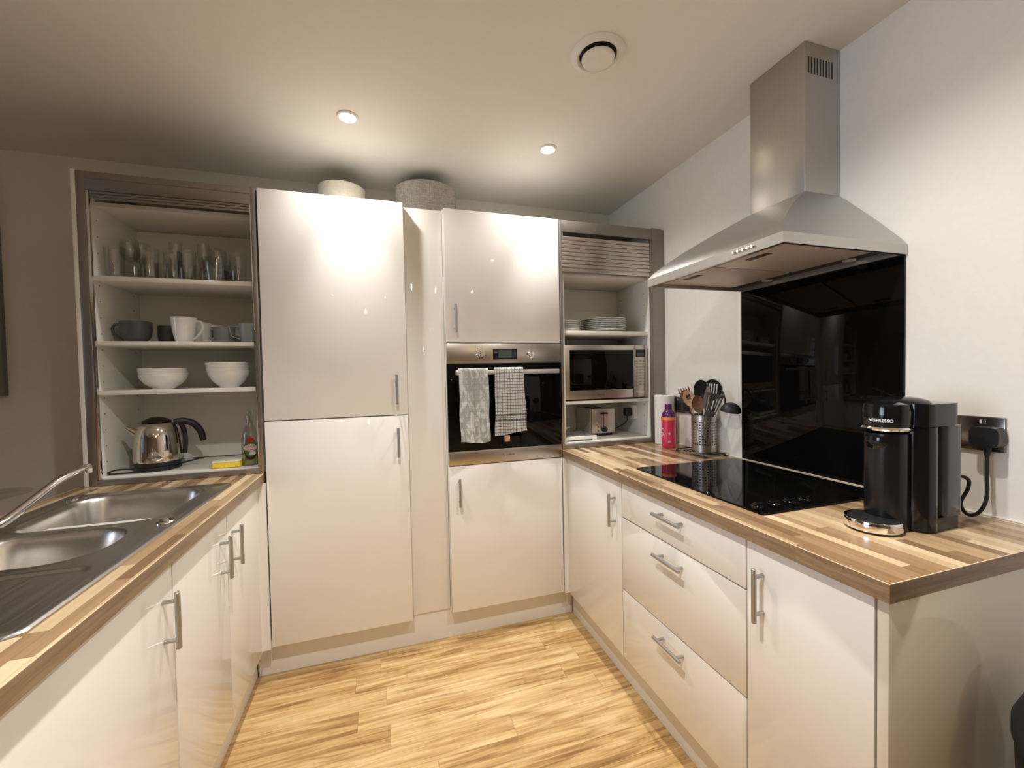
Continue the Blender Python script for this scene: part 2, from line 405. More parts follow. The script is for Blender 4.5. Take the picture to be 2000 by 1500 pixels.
# ------------------------------------------------------------------ room shell
X0, Y0 = -4.0, -4.2
struct('floor', box(NB(), X0-.1, XW+.1, Y0-.1, YB+.1, -.1, 0), 'floor')
struct('ceiling', box(NB(), X0-.1, XW+.1, Y0-.1, YB+.1, ZC, ZC+.1), 'ceil')
struct('wall_back', box(NB(), X0-.1, XW+.1, YB, YB+.1, 0, ZC), 'wall')
struct('wall_right', box(NB(), XW, XW+.1, Y0, YB, 0, ZC), 'wall')
struct('wall_front', box(NB(), X0, XW, Y0-.1, Y0, 0, ZC), 'farwall')
b = NB(); wy0, wy1, wz0, wz1 = -1.0, 1.0, .7, 2.2  # left wall opening belongs to the assumed window
box(b, X0-.1, X0, Y0, wy0, 0, ZC); box(b, X0-.1, X0, wy1, YB, 0, ZC)
box(b, X0-.1, X0, wy0, wy1, 0, wz0); box(b, X0-.1, X0, wy0, wy1, wz1, ZC)
struct('wall_left', b, 'farwall')
b = NB()
for y in (wy0, (wy0+wy1)/2-.025, wy1-.05): box(b, X0-.08, X0-.03, y, y+.05, wz0, wz1)
for z in (wz0, wz1-.05): box(b, X0-.08, X0-.03, wy0, wy1, z, z+.05)
wn = struct('assumed_window_1', b, 'wplast')  # unseen window, assumed as the source of the added cool light
obj('pane', box(NB(), X0-.058, X0-.052, wy0+.05, wy1-.05, wz0+.05, wz1-.05), 'glass', wn)
struct('baseboard_back', box(NB(), X0, -1.2, YB-.015, YB, 0, .09, .003), 'plinth')

# ------------------------------------------------------------------ ceiling fittings
def downlight(x, y, label, group):
    t = thing('recessed_downlight', label, 'ceiling light', (x, y, ZC), group)
    obj('trim_ring', lathe(NB(), [(.030, 0), (.044, 0), (.044, -.004), (.041, -.007), (.034, -.007), (.030, -.003)], (x, y, ZC), 40, close=True), 'ring', t)
    obj('bulb', lathe(NB(), [(0, -.0035), (.0295, -.0035), (.0295, -.0005), (0, -.0005)], (x, y, ZC), 32), 'bulb', t)
downlight(-.116, 1.887, 'left of the two lit ceiling spotlights, above the tall fridge cabinet', 'recessed spotlights in the ceiling')
downlight(.796, 1.898, 'right of the two lit ceiling spotlights, above the oven column', 'recessed spotlights in the ceiling')
for (x, y), lab in zip(SPOTS[2:]+FILL_SPOTS, ('ceiling spotlight over the open floor by the sink units', 'ceiling spotlight over the open floor by the drawers',
        'first added fill spotlight behind the sink run', 'first added fill spotlight behind the hob run', 'far added fill spotlight behind the sink run',
        'far added fill spotlight behind the hob run', 'added fill spotlight near the assumed living area window', 'added fill spotlight in the far left living area corner')):
    downlight(x, y, lab, 'spotlights behind the camera')
t = thing('assumed_pendant_light', 'small warm assumed pendant lamp hanging in the living area behind the camera', 'pendant lamp', (.43, -2.2, ZC))  # fitting assumed to go with the added warm bulb light
b = NB(); cyl(b, (.43, -2.2, ZC-.012), .04, .012, 'Z', 24); tube(b, [(.43, -2.2, ZC-.01), (.43, -2.2, 2.25)], .003, 8); obj('cord', b, 'bmatte', t)
obj('bulb', lathe(NB(), [(0, -.03), (.018, -.024), (.027, -.005), (.024, .018), (.012, .04), (0, .042)], (.43, -2.2, 2.205), 24), 'bulb', t)
vx, vy = .733, 1.29
t = thing('ceiling_vent', 'round white extractor vent in the ceiling with a dark gap round its disc', 'vent', (vx, vy, ZC))
obj('outer_ring', lathe(NB(), [(.064, 0), (.092, 0), (.092, -.004), (.084, -.011), (.072, -.014), (.064, -.009)], (vx, vy, ZC), 64, close=True), 'ceil', t)
obj('duct', lathe(NB(), [(0, -.001), (.0635, -.001), (.0635, -.0005), (0, -.0005)], (vx, vy, ZC), 48), 'dark', t)
obj('valve_disc', lathe(NB(), [(0, -.026), (.05, -.025), (.0555, -.021), (.0555, -.017), (.04, -.013), (.008, -.012), (.008, -.001), (0, -.001)], (vx, vy, ZC), 56), 'ceil', t)

# ------------------------------------------------------------------ handles
def handle(parent, c, axis, out, L=.138, post=.096, off=.030, name='handle'):
    """c = point on the door face at the handle's middle"""
    b = NB(); c = Vector(c); out = Vector(out); a = {'X': Vector((1, 0, 0)), 'Y': Vector((0, 1, 0)), 'Z': Vector((0, 0, 1))}[axis]
    cyl(b, tuple(c+out*off-a*L/2), .0062, L, axis, 20, .0008)
    for s in (-1, 1):
        p = c+a*s*post/2; tube(b, [p, p+out*off], .0048, 14)
    return obj(name, b, 'handle', parent, None)

# ------------------------------------------------------------------ tall cabinets on the back wall
DT = .019
def door(root, nm, x0, x1, z0, z1, hx=None, hz=None, mat='gloss'):
    d = obj(nm, box(NB(), x0+.0015, x1-.0015, Yf, Yf+DT, z0+.0015, z1-.0015, .0012), mat, root)
    if hx: handle(d, (hx, Yf, hz), 'Z', (0, -1, 0))
    return d
FL, FRt = -.491, .1055
t = thing('fridge_cabinet', 'tall glossy white cabinet with two stacked doors beside the open glass cupboard', 'cabinet', ((FL+FRt)/2, 2.28, 0))
b = NB(); y0 = Yf+DT+.001
box(b, FL, FL+.018, y0, YB-.01, .15, 2.116); box(b, FRt-.018, FRt, y0, YB-.01, .15, 2.116)
box(b, FL+.018, FRt-.018, y0, YB-.01, 2.098, 2.116); box(b, FL+.018, FRt-.018, y0, YB-.01, .15, .168)
box(b, FL+.018, FRt-.018, YB-.02, YB-.01, .168, 2.098); box(b, FL+.018, FRt-.018, y0, YB-.02, 1.123, 1.141)
obj('carcass', b, 'carc', t)
door(t, 'door', FL, FRt, 1.132, 2.117, .0565, 1.252); door(t, 'door', FL, FRt, .150, 1.130, .0575, 1.008)

solo('filler_panel', box(NB(), FRt+.001, .2885, Yf+.046, Yf+.064, .152, 2.112, .001), 'gloss', 'narrow recessed glossy white filler panel between fridge cabinet and oven column', 'panel', ((FRt+.29)/2, Yf+.05, .15))
solo('top_filler_board', box(NB(), FRt+.001, .2885, Yf+.066, YB-.01, 2.092, 2.11), 'carc', 'white board closing the top between fridge cabinet and oven column', 'panel', (.2, 2.3, 2.1))

OL, OR = .290, .886
t = thing('oven_cabinet', 'tall glossy white cabinet housing the built-in oven, door above and below', 'cabinet', ((OL+OR)/2, 2.28, 0))
b = NB()
box(b, OL, OL+.018, y0, YB-.01, .15, 2.111); box(b, OR-.018, OR, y0, YB-.01, .15, 2.111)
box(b, OL+.018, OR-.018, y0, YB-.01, 2.093, 2.111); box(b, OL+.018, OR-.018, y0, YB-.01, .15, .168)
box(b, OL+.018, OR-.018, y0, YB-.01, 1.469, 1.487); box(b, OL+.018, OR-.018, y0, YB-.01, .851, .869)
box(b, OL+.018, OR-.018, YB-.02, YB-.01, .168, 2.093)
obj('carcass', b, 'carc', t)
door(t, 'door', OL, OR, 1.469, 2.111, .336, 1.584); door(t, 'door', OL, OR, .150, .8705, .3375, .7435)

# oven
t = thing('built_in_oven', 'stainless steel built-in oven with black glass door and two knobs', 'oven', ((OL+OR)/2, 2.2, .872))
yo = Yf-.006
obj('body', box(NB(), OL+.02, OR-.02, Yf+.021, 2.5, .875, 1.465), 'dark', t)
cp = obj('control_panel', box(NB(), OL+.001, OR-.001, yo, Yf+.02, 1.367, 1.466, .002), 'steel_x', t)
obj('display', box(NB(), .520, .645, yo-.001, yo+.001, 1.386, 1.438, .0004), 'display', cp)
obj('screen', box(NB(), .549, .617, yo-.0015, yo-.0009, 1.395, 1.432), 'lcd', cp)
for kx in (.455, .718):
    b = NB(); lathe(b, [(0, 0), (.021, 0), (.021, .003), (.017, .006), (.0155, .016), (.014, .018), (0, .018)], (kx, yo, 1.412), 36, 'Y', 1, 1)
    for v in b.verts: v.co.y = 2*yo-v.co.y
    box(b, kx-.0022, kx+.0022, yo-.021, yo-.017, 1.398, 1.426, .0008)
    bmesh.ops.recalc_face_normals(b, faces=b.faces)
    k = obj('knob', b, 'chrome', cp)
    for i in range(8):
        a = R(-150+i*42)
        obj('dial_mark', cyl(NB(), (kx+.030*math.sin(a), yo-.0006, 1.412+.029*math.cos(a)), .0026 if i == 3 else .0015, .0008, 'Y', 8), 'print', cp)
dg = obj('door_glass', box(NB(), OL+.001, OR-.001, yo, Yf+.02, .941, 1.3655, .0015), 'bglass', t)
db = obj('door_trim', box(NB(), OL+.001, OR-.001, yo-.001, Yf+.02, .8735, .940, .002), 'steel_x', t)
text('brand_mark', 'indesit', .016, 'print', db, FR((.601, yo-.0016, .909), (1, 0, 0), (0, 0, 1)))
b = NB(); lathe(b, [(.0055, 0), (.0068, 0), (.0068, .0006), (.0055, .0006)], (.562, yo-.0018, .906), 24, 'Y', close=True); cyl(b, (.562, yo-.0018, .914), .0016, .0006, 'Y', 10)
obj('brand_emblem', b, 'print', db)
b = NB(); box(b, .325, .853, Yf-.058, Yf-.046, 1.312, 1.334, .002)
for x in (.338, .832): box(b, x, x+.014, Yf-.047, yo+.001, 1.316, 1.33)
obj('door_handle', b, 'silver', t)

# towels over the oven handle
def towel(name, x0, x1, ztop, zf, zb, mat, label, group, flare=0, seed=1, extra=None):
    rnd = random.Random(seed)
    loc = ((x0+x1)/2, Yf-.052, ztop); yc = Yf-.052; r = .011
    path = [];
    n = 40
    for i in range(n+1): path.append((yc-r-.001, zf+(ztop-r-zf)*i/n, 1-i/n))
    for i in range(1, 9): a = PI*i/9; path.append((yc-(r+.001)*math.cos(a), ztop-r+r*math.sin(a), 0))
    m = 26
    for i in range(m+1): path.append((yc+r+.001, ztop-r+(zb-ztop+r)*i/m, -i/m))
    b = NB(); nx = 22; rows = []
    ph = rnd.random()*6
    for (y, z, s) in path:
        row = []
        for k in range(nx+1):
            u = k/nx
            x = x0+(x1-x0)*u
            if s > 0: x += flare*s*(u-.25)+.0035*math.sin(z*31+ph)*(1 if u > .8 or u < .2 else .3)*s
            dy = 0
            if s > 0: dy = -.007*s*(math.sin(u*7+ph+z*5)+.5*math.sin(u*15+z*9))-.006*s
            zz = z
            if s > .97: zz += .006*math.sin(u*5+ph)+.01*u*(1 if flare else 0)
            row.append(b.verts.new((x, y+dy, zz)))
        rows.append(row)
    for a, c in zip(rows, rows[1:]):
        for k in range(nx): b.faces.new((a[k], a[k+1], c[k+1], c[k]))
    bmesh.ops.solidify(b, geom=b.faces[:], thickness=.003)
    bmesh.ops.recalc_face_normals(b, faces=b.faces)
    o = solo(name, b, mat, label, 'towel', loc, group)
    if extra: extra(o, loc)
    return o
towel('hand_towel', .338, .480, 1.344, .991, 1.08, 'leaf', 'grey and white leaf-patterned hand towel, left of the two on the oven handle', 'towels on the oven handle', 0, 3)
def chk(o, loc):
    b = NB(); box(b, .553, .580, Yf-.072, Yf-.069, .984, 1.014, .0005); obj('hanging_label', b, M['lspoon'], o, 'small brown fabric tag')
towel('tea_towel', .513, .657, 1.346, 1.018, 1.005, 'check', 'white tea towel with dark check lines, right of the two on the oven handle', 'towels on the oven handle', .022, 5, chk)

# lampshades on top of the cabinets
def drum(x, y, r, z0, z1, mat, label, tap=1.0):
    t = thing('drum_lampshade', label, 'lampshade', (x, y, z0))
    r2 = r*tap
    obj('shade', lathe(NB(), [(r, 0), (r2, z1-z0), (r2-.003, z1-z0), (r-.003, 0)], (x, y, z0), 72, close=True), mat, t)
    b = NB(); tube(b, [(x+(r2-.002)*math.cos(a*PI/18), y+(r2-.002)*math.sin(a*PI/18), z1-.001) for a in range(37)], .002, 8, False)
    tube(b, [(x-r2+.003, y, z1-.012), (x+r2-.003, y, z1-.012)], .0016, 8)
    obj('wire_ring', b, 'ring', t)
drum(-.183, 2.345, .118, 2.118, 2.292, 'wlinen', 'small ivory lampshade on top of the tall fridge cabinet', .97)
drum(.252, 2.385, .168, 2.113, 2.340, 'linen', 'large grey woven drum lampshade on top of the cabinets')

# ------------------------------------------------------------------ roller-shutter cupboards
YI = 2.345
# left unit
AL, AR = -1.091, -.4965
t = thing('open_wall_cupboard', 'left open roller-shutter cupboard with glasses, mugs, bowls and a kettle', 'cupboard', ((AL+AR)/2, 2.2, ZW))
obj('side_panel', box(NB(), AL+.004, AL+.020, Yf+.014, YI+.018, .937, 2.11), 'pegs', t)
obj('side_panel', box(NB(), AR-.020, AR-.004, Yf+.014, YI+.018, .937, 2.11), 'pegs', t)
obj('back_panel', box(NB(), AL+.0205, AR-.0205, YI, YI+.016, .941, 2.0), 'carc', t)
obj('top_panel', box(NB(), AL+.0205, AR-.0205, Yf+.07, YI+.016, 2.008, 2.024), 'carc', t)
obj('bottom_panel', box(NB(), AL+.001, AR-.001, Yf+.014, YI+.018, .912, .9365), 'carc', t)
b = NB()
box(b, AL, AL+.027, Yf, Yf+.012, ZW+.001, 2.114, .001); box(b, AR-.017, AR, Yf, Yf+.012, ZW+.001, 2.114, .001)
box(b, AL+.027, AR-.017, Yf, Yf+.012, 2.044, 2.114, .001); box(b, AL+.027, AR-.017, Yf, Yf+.012, ZW+.001, .932, .001)
box(b, AL, AR, Yf+.013, YI+.018, 2.1105, 2.114)
box(b, AL+.027, AR-.017, Yf-.0015, Yf+.001, 2.088, 2.0895)
obj('frame', b, 'frame', t)
obj('guide_rail', box(NB(), AL+.0275, AL+.037, Yf+.001, Yf+.013, .933, 2.043, .001), 'chrome', t)
obj('guide_rail', box(NB(), AR-.0215, AR-.0175, Yf+.001, Yf+.013, .933, 2.043, .0005), 'chrome', t)
b = NB()
for i in range(3): box(b, AL+.038, AR-.022, Yf+.004+i*.0015, Yf+.010+i*.0015, 2.034-i*.0105, 2.0435-i*.0105, .0012)
obj('roller_shutter', b, 'frame', t)
for zt in (1.728, 1.473, 1.278):
    obj('shelf', box(NB(), AL+.021, AR-.021, Yf+.035, YI-.001, zt-.018, zt, .0006), 'carc', t)
solo('cupboard_end_panel', box(NB(), AL-.0155, AL-.0012, Yf+.001, YI+.03, ZW+.0005, 2.118, .0006), 'carc', 'narrow white end panel on the left side of the open glass cupboard', 'panel', (AL-.008, 2.1, ZW))

# right unit
BL, BR = .8895, 1.5365
t = thing('open_shutter_cupboard', 'right roller-shutter cupboard, shutter half down, holding plates and microwave', 'cupboard', ((BL+BR)/2, 2.2, ZW))
obj('side_panel', box(NB(), BL+.012, BL+.028, Yf+.014, YI+.018, .9405, 2.105), 'pegs', t)
obj('side_panel', box(NB(), 1.446, 1.462, Yf+.014, YI+.018, .9405, 2.105), 'pegs', t)
obj('back_panel', box(NB(), BL+.0285, 1.4455, YI, YI+.016, .9405, 1.828), 'carc', t)
obj('bottom_panel', box(NB(), BL+.011, 1.463, Yf+.014, YI+.018, .914, .9395), 'carc', t)
b = NB()
box(b, BL, BL+.014, Yf, Yf+.012, ZW+.001, 2.108, .001); box(b, 1.441, 1.4515, Yf, Yf+.012, ZW+.001, 2.048, .001)
box(b, 1.452, 1.513, Yf-.001, Yf+.012, ZW+.001, 2.112, .001)
box(b, BL+.014, 1.4515, Yf, Yf+.012, 2.049, 2.108, .001); box(b, BL+.014, 1.4405, Yf, Yf+.012, ZW+.001, .9335, .001)
box(b, BL, 1.513, Yf+.013, YI+.018, 2.1055, 2.112)
obj('frame', b, 'frame', t)
obj('filler_strip', box(NB(), 1.514, XW-.0005, Yf+.004, Yf+.012, ZW+.001, 2.11), 'frame', t)
b = NB(); z = 2.028
while z > 1.872: box(b, BL+.0145, 1.4405, Yf+.003, Yf+.010, z-.0195, z-.0005, .0022); z -= .0205
box(b, BL+.0145, 1.4405, Yf-.003, Yf+.010, 1.866, 1.876, .001)
box(b, BL+.0145, 1.4405, Yf+.003, Yf+.011, 1.843, 1.8655, .001)
obj('roller_shutter', b, 'steel_x', t)
for zt, th in ((1.848, .018), (1.538, .022), (1.158, .016)):
    obj('shelf', box(NB(), BL+.029, 1.4455, Yf+.035, YI-.001, zt-th, zt, .0006), 'carc', t)

# ------------------------------------------------------------------ plinths
PB = Yf+.055
g = 'plinths under the units'
solo('plinth', box(NB(), -.56, .954, PB, PB+.016, .001, .148), 'plinth', 'white plinth along the floor under the tall back cabinets', 'plinth', (.2, PB, 0), g)
solo('plinth', box(NB(), .957, .972, .536, PB-.001, .001, .148), 'plinth', 'white plinth along the floor under the right-hand drawer units', 'plinth', (.96, 1.2, 0), g)
solo('plinth', box(NB(), -.58, -.563, -.3, PB-.001, .001, .148), 'plinth', 'white plinth along the floor under the sink units', 'plinth', (-.57, 1.2, 0), g)

# ------------------------------------------------------------------ right base units
XD = .907   # door face
def rdoor(root, nm, y0, y1, z0, z1, h=None, ax='Z'):
    d = obj(nm, box(NB(), XD, XD+DT, y0+.0015, y1-.0015, z0+.0015, z1-.0015, .0012), 'gloss', root)
    if h: handle(d, (XD, h[0], h[1]), ax, (-1, 0, 0))
    return d
def carcass(root, xa, xb, y0, y1, top=True):
    b = NB()
    box(b, xa, xb, y0, y0+.016, .15, .868); box(b, xa, xb, y1-.016, y1, .15, .868)
    box(b, xa, xb, y0+.016, y1-.016, .15, .166); box(b, xb-.01 if xa > 0 else xa, xb if xa > 0 else xa+.01, y0+.016, y1-.016, .166, .868)
    if top: box(b, xa, xb, y0+.016, y1-.016, .852, .868)
    obj('carcass', b, 'carc', root)
ZD = .868
t = thing('base_cabinet', 'white base cabinet in the corner, left of the three drawers', 'cabinet', (1.2, 1.7, 0), 'white base units on the right')
carcass(t, XD+.02, 1.50, 1.456, 1.985); rdoor(t, 'door', 1.456, 1.962, .15, ZD, (1.505, .741))
obj('corner_post', box(box(NB(), XD+.004, XD+.019, 1.9635, 1.980, .15, ZD), .8875, XD+.019, 1.977, 1.9885, .15, ZD), 'gloss', t)
t = thing('drawer_unit', 'white base unit of three drawers with bar handles under the hob', 'drawers', (1.2, 1.15, 0), 'white base units on the right')
carcass(t, XD+.02, 1.50, .854, 1.4545, False)
for z0, z1, hz in ((.727, ZD, .8185), (.432, .725, .675), (.15, .430, .383)): rdoor(t, 'drawer', .854, 1.4545, z0, z1, (1.15, hz), 'Y')
t = thing('base_cabinet', 'white base cabinet nearest the camera, right of the three drawers', 'cabinet', (1.2, .7, 0), 'white base units on the right')
carcass(t, XD+.02, 1.50, .552, .8525); rdoor(t, 'door', .552, .8525, .15, ZD, (.803, .742))
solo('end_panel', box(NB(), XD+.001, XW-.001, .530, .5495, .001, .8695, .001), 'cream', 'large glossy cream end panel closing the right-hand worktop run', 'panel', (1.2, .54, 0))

# left base units
XE = -.519
def ldoor(root, y0, y1, h=None):
    d = obj('door', box(NB(), XE-DT, XE, y0+.0015, y1-.0015, .1515, ZD-.0015, .0012), 'gloss', root)
    if h: handle(d, (XE, h, .735), 'Z', (1, 0, 0))
g2 = 'white sink base units on the left'
for y0, y1, h, lab in ((1.606, 1.955, 1.653, 'white sink base cabinet, farthest from the camera next to the fridge cabinet'),
                       (1.232, 1.6045, 1.545, 'white sink base cabinet in the middle of the left run'),
                       (.73, 1.2305, 1.181, 'white sink base cabinet nearest the camera, bottom left of the photo'),
                       (.23, .7285, .68, 'white base cabinet of the left run beside the camera')):
    t = thing('base_cabinet', lab, 'cabinet', (-.8, (y0+y1)/2, 0), g2)
    carcass(t, -1.09, XE-.02, y0, y1, False); ldoor(t, y0, y1, h)
solo('corner_filler', box(box(NB(), XE-.018, XE-.002, 1.957, 1.978, .15, ZD), XE-.018, -.4925, 1.975, 1.9885, .15, ZD), 'gloss', 'thin white corner strip between the sink units and the fridge cabinet', 'panel', (XE-.01, 1.97, .15))
solo('peninsula_back_panel', box(NB(), -1.108, -1.092, .231, YI+.03, .001, .8695), 'carc', 'white back panel of the sink units facing the dining side', 'panel', (-1.1, 1.2, 0))

# ------------------------------------------------------------------ worktops
def worktop(root_name, label, xa, xb, ya, yb, hole=None, cut=None, fronts=()):
    t = thing(root_name, label, 'worktop', ((xa+xb)/2, (ya+yb)/2, ZW-.038), 'wood-effect worktops')
    b = NB(); z0, z1 = ZW-.0375, ZW
    e = .0012
    if hole:
        hx0, hx1, hy0, hy1 = hole
        box(b, xa+e, xb-e, ya+e, hy0, z0, z1); box(b, xa+e, xb-e, hy1, yb-e, z0, z1)
        box(b, xa+e, hx0, hy0, hy1, z0, z1); box(b, hx1, xb-e, hy0, hy1, z0, z1)
    else: box(b, xa+e, xb-e, ya+e, yb-e, z0, z1)
    obj('top', b, 'wt', t)
    for f in fronts:
        b = NB()
        if f == 'x0': box(b, xa, xa+e, ya, yb, z0, z1-.0012); m = 'edge'
        if f == 'x1': box(b, xb-e, xb, ya, yb, z0, z1-.0012); m = 'edge'
        if f == 'y0': box(b, xa+e, xb-e, ya, ya+e, z0, z1-.0012); m = 'edgex'
        obj('edging', b, m, t)
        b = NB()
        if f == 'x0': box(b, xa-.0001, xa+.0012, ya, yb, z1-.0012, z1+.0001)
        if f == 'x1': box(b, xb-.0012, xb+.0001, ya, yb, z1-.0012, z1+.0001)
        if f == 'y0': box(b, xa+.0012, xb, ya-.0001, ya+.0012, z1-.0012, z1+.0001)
        obj('arris', b, 'arris', t, 'pale edge line')  # paler strip along the top edge of the worktop
    return t
worktop('worktop', 'right wood-effect worktop carrying the black hob and coffee machine', XR, XW-.001, YE, YI+.05, (1.02, 1.47, .93, 1.44), fronts=('x0', 'y0'))
worktop('worktop', 'left wood-effect worktop with the stainless steel sink', WTL, XL, .20, YI+.05, (-1.045, -.59, .87, 1.83), fronts=('x1', 'x0'))
struct('trim_1', box(NB(), XW-.005, XW, YE, Yf+.0, ZW+.0005, ZW+.005, .001), 'sealant')

# ------------------------------------------------------------------ splashback, hob, hood
solo('glass_splashback', box(NB(), XW-.0075, XW-.0005, .856, 1.461, ZW+.006, 1.664, .0008), 'bglass', 'tall black glass splashback on the right wall behind the hob', 'splashback', (XW-.004, 1.16, ZW+.006))
t = thing('electric_hob', 'black glass electric hob set in the right worktop', 'hob', (1.24, 1.18, ZW))
hb = NB(); prism(hb, rrect(.988, 1.500, .874, 1.472, .006), ZW+.0005, ZW+.0065)
obj('glass_plate', hb, 'bglass', t)
obj('burner_box', box(NB(), 1.03, 1.46, .94, 1.43, ZW-.045, ZW+.0), 'dark', t)
for kx in (1.010, 1.072, 1.132, 1.192):
    b = NB(); cyl(b, (kx, .912, ZW+.0066), .0175, .010, 'Z', 32, .0015)
    box(b, kx-.0165, kx+.0165, .9085, .9155, ZW+.016, ZW+.0235, .0012)
    obj('knob', b, 'bgloss', t)

HX0, HX1, HY0, HY1 = 1.038, XW-.0015, .852, 1.452; CX, CY0, CY1 = 1.376, 1.049, 1.267
t = thing('cooker_hood', 'stainless steel chimney cooker hood on the right wall above the hob', 'extractor hood', ((HX0+HX1)/2, 1.152, 1.655))
b = NB(); z0, z1 = 1.655, 1.685
for q in ((HX0, HX0+.012, HY0, HY1), (HX1-.012, HX1, HY0, HY1), (HX0+.012, HX1-.012, HY0, HY0+.012), (HX0+.012, HX1-.012, HY1-.012, HY1)):
    box(b, *q, z0, z1)
obj('skirt', b, 'steel_y', t)
b = NB(); rings = []; N = 14
for i in range(N+1):
    s = i/N; fx = s**1.25; fy = s**1.08
    x0 = HX0+(CX-HX0)*fx; ya = HY0+(CY0-HY0)*fy; yb = HY1+(CY1-HY1)*fy; z = z1+(1.912-z1)*s
    rings.append([b.verts.new(p) for p in ((x0, ya, z), (HX1, ya, z), (HX1, yb, z), (x0, yb, z))])
for a, c in zip(rings, rings[1:]):
    for k in range(4): b.faces.new((a[k], a[(k+1) % 4], c[(k+1) % 4], c[k]))
bmesh.ops.recalc_face_normals(b, faces=b.faces)
obj('canopy', b, 'steel_y', t, angle=20)
b = NB(); zc = 2.408
box(b, CX, HX1, CY0+.0015, CY1, 1.912, zc, .0008)
# side face with real vent slots
sx0, sx1, sz0, sz1 = 1.388, 1.503, 2.306, 2.362
ns = 9; wv = (sx1-sx0)/(2*ns-1)
box(b, CX, sx0, CY0, CY0+.0015, 1.912, zc); box(b, sx1, HX1, CY0, CY0+.0015, 1.912, zc)
box(b, sx0, sx1, CY0, CY0+.0015, 1.912, sz0); box(b, sx0, sx1, CY0, CY0+.0015, sz1, zc)
for i in range(ns-1): box(b, sx0+(2*i+1)*wv, sx0+(2*i+2)*wv, CY0, CY0+.0015, sz0, sz1)
obj('chimney', b, 'steel_z', t)
obj('vent_slots', box(NB(), sx0, sx1, CY0+.0012, CY0+.0016, sz0, sz1), 'dark', t)
obj('base_plate', box(NB(), HX0+.012, HX1-.012, HY0+.012, HY1-.012, 1.6745, 1.679), 'dark', t)
for ya, yb in ((1.168, 1.438), (.872, 1.156)):
    f = obj('grease_filter', box(NB(), 1.10, 1.452, ya, yb, 1.668, 1.6735, .0015), 'filter', t)
    ym = (ya+yb)/2
    obj('filter_latch', box(NB(), 1.125, 1.150, ym-.035, ym+.045, 1.6665, 1.6682, .0008), 'print', f)
for y in (.99, 1.30):
    obj('hood_lamp', cyl(NB(), (1.495, y, 1.669), .019, .005, 'Z', 24, .001), 'silver', t)
for i in range(5):
    b = NB(); cyl(b, (HX0-.006, .949+i*.0165, 1.672), .0052, .0075, 'X', 20, .0012); obj('button', b, 'chrome', t)

# ------------------------------------------------------------------ sink
SX0, SX1, SY0, SY1 = -1.067, -.567, .848, 1.850
def sdr(x, y, x0, x1, y0, y1, r):
    cx, cy = (x0+x1)/2, (y0+y1)/2; qx = abs(x-cx)-(x1-x0)/2+r; qy = abs(y-cy)-(y1-y0)/2+r
    return math.hypot(max(qx, 0), max(qy, 0))+min(max(qx, qy), 0)-r
def sm(e0, e1, v):
    t_ = min(1, max(0, (v-e0)/(e1-e0))); return t_*t_*(3-2*t_)
def sink_h(x, y):
    z = ZW+.004
    d = sdr(x, y, SX0, SX1, SY0, SY1, .03)
    z -= .0035*sm(-.006, -.001, d)          # outer lip rolls down to the worktop
    z += .0022*sm(-.012, -.006, d)*(1-sm(-.006, -.002, d))
    z -= .003*(1-sm(-.028, -.014, d))
    b1 = sdr(x, y, -1.005, -.632-.05*((x+.82)/.2)**2*0, 1.448, 1.815, .085)
    b2 = sdr(x, y, -1.0, -.655, 1.175, 1.408, .10)
    dr = sdr(x, y, -1.01, -.615, .895, 1.140, .03)
    z -= .150*(1-sm(-.042, .0, b1))
    z -= .115*(1-sm(-.040, .0, b2))
    z -= .006*(1-sm(-.012, .0, dr))
    if dr < -.012: z += .0022*(math.sin((x)*2*PI/.042)*.5+.5)*sm(.012, .03, -dr)
    z += .0016*(1-sm(0, .008, abs(b1-.006)))+.0016*(1-sm(0, .008, abs(b2-.006)))
    return z
t = thing('stainless_sink', 'one and a half bowl stainless steel sink with drainer in the left worktop', 'sink', ((SX0+SX1)/2, (SY0+SY1)/2, ZW))
b = NB(); nx, ny = 128, 250; vs = {}
for i in range(nx+1):
    for j in range(ny+1):
        x = SX0+(SX1-SX0)*i/nx; y = SY0+(SY1-SY0)*j/ny
        d = sdr(x, y, SX0, SX1, SY0, SY1, .03)
        if d > .0055: continue
        if d > -.0015:      # pull the outermost row onto the rounded outline
            e_ = .0005
            gx = (sdr(x+e_, y, SX0, SX1, SY0, SY1, .03)-sdr(x-e_, y, SX0, SX1, SY0, SY1, .03))/(2*e_)
            gy = (sdr(x, y+e_, SX0, SX1, SY0, SY1, .03)-sdr(x, y-e_, SX0, SX1, SY0, SY1, .03))/(2*e_)
            x -= gx*d; y -= gy*d
        vs[i, j] = b.verts.new((x, y, sink_h(x, y)))
for i in range(nx):
    for j in range(ny):
        q = [vs.get(k) for k in ((i, j), (i+1, j), (i+1, j+1), (i, j+1))]
        if all(q): b.faces.new(q)
obj('basin', b, 'sink', t, angle=80)
for x, y, zz in ((-.82, 1.63, ZW-.149), (-.83, 1.29, ZW-.114)):
    b = NB(); lathe(b, [(.0, .002), (.012, .002), (.014, .004), (.034, .004), (.040, .0015), (.040, 0), (0, 0)], (x, y, zz), 40)
    obj('waste_plug', b, 'chrome', t)
b = NB(); lathe(b, [(0, .007), (.012, .007), (.018, .004), (.0185, 0), (0, 0)], (-1.034, 1.80, ZW+.0008), 32)
obj('tap_hole_cover', b, 'chrome', t)
b = NB(); lathe(b, [(0, .010), (.006, .010), (.008, .006), (.020, .005), (.024, .002), (.024, 0), (0, 0)], (-.606, 1.415, ZW+.001), 32)
solo('sink_plug', b, 'chrome', 'small round chrome plug lying on the sink ledge between bowls and worktop edge', 'plug', (-.606, 1.415, ZW+.001))
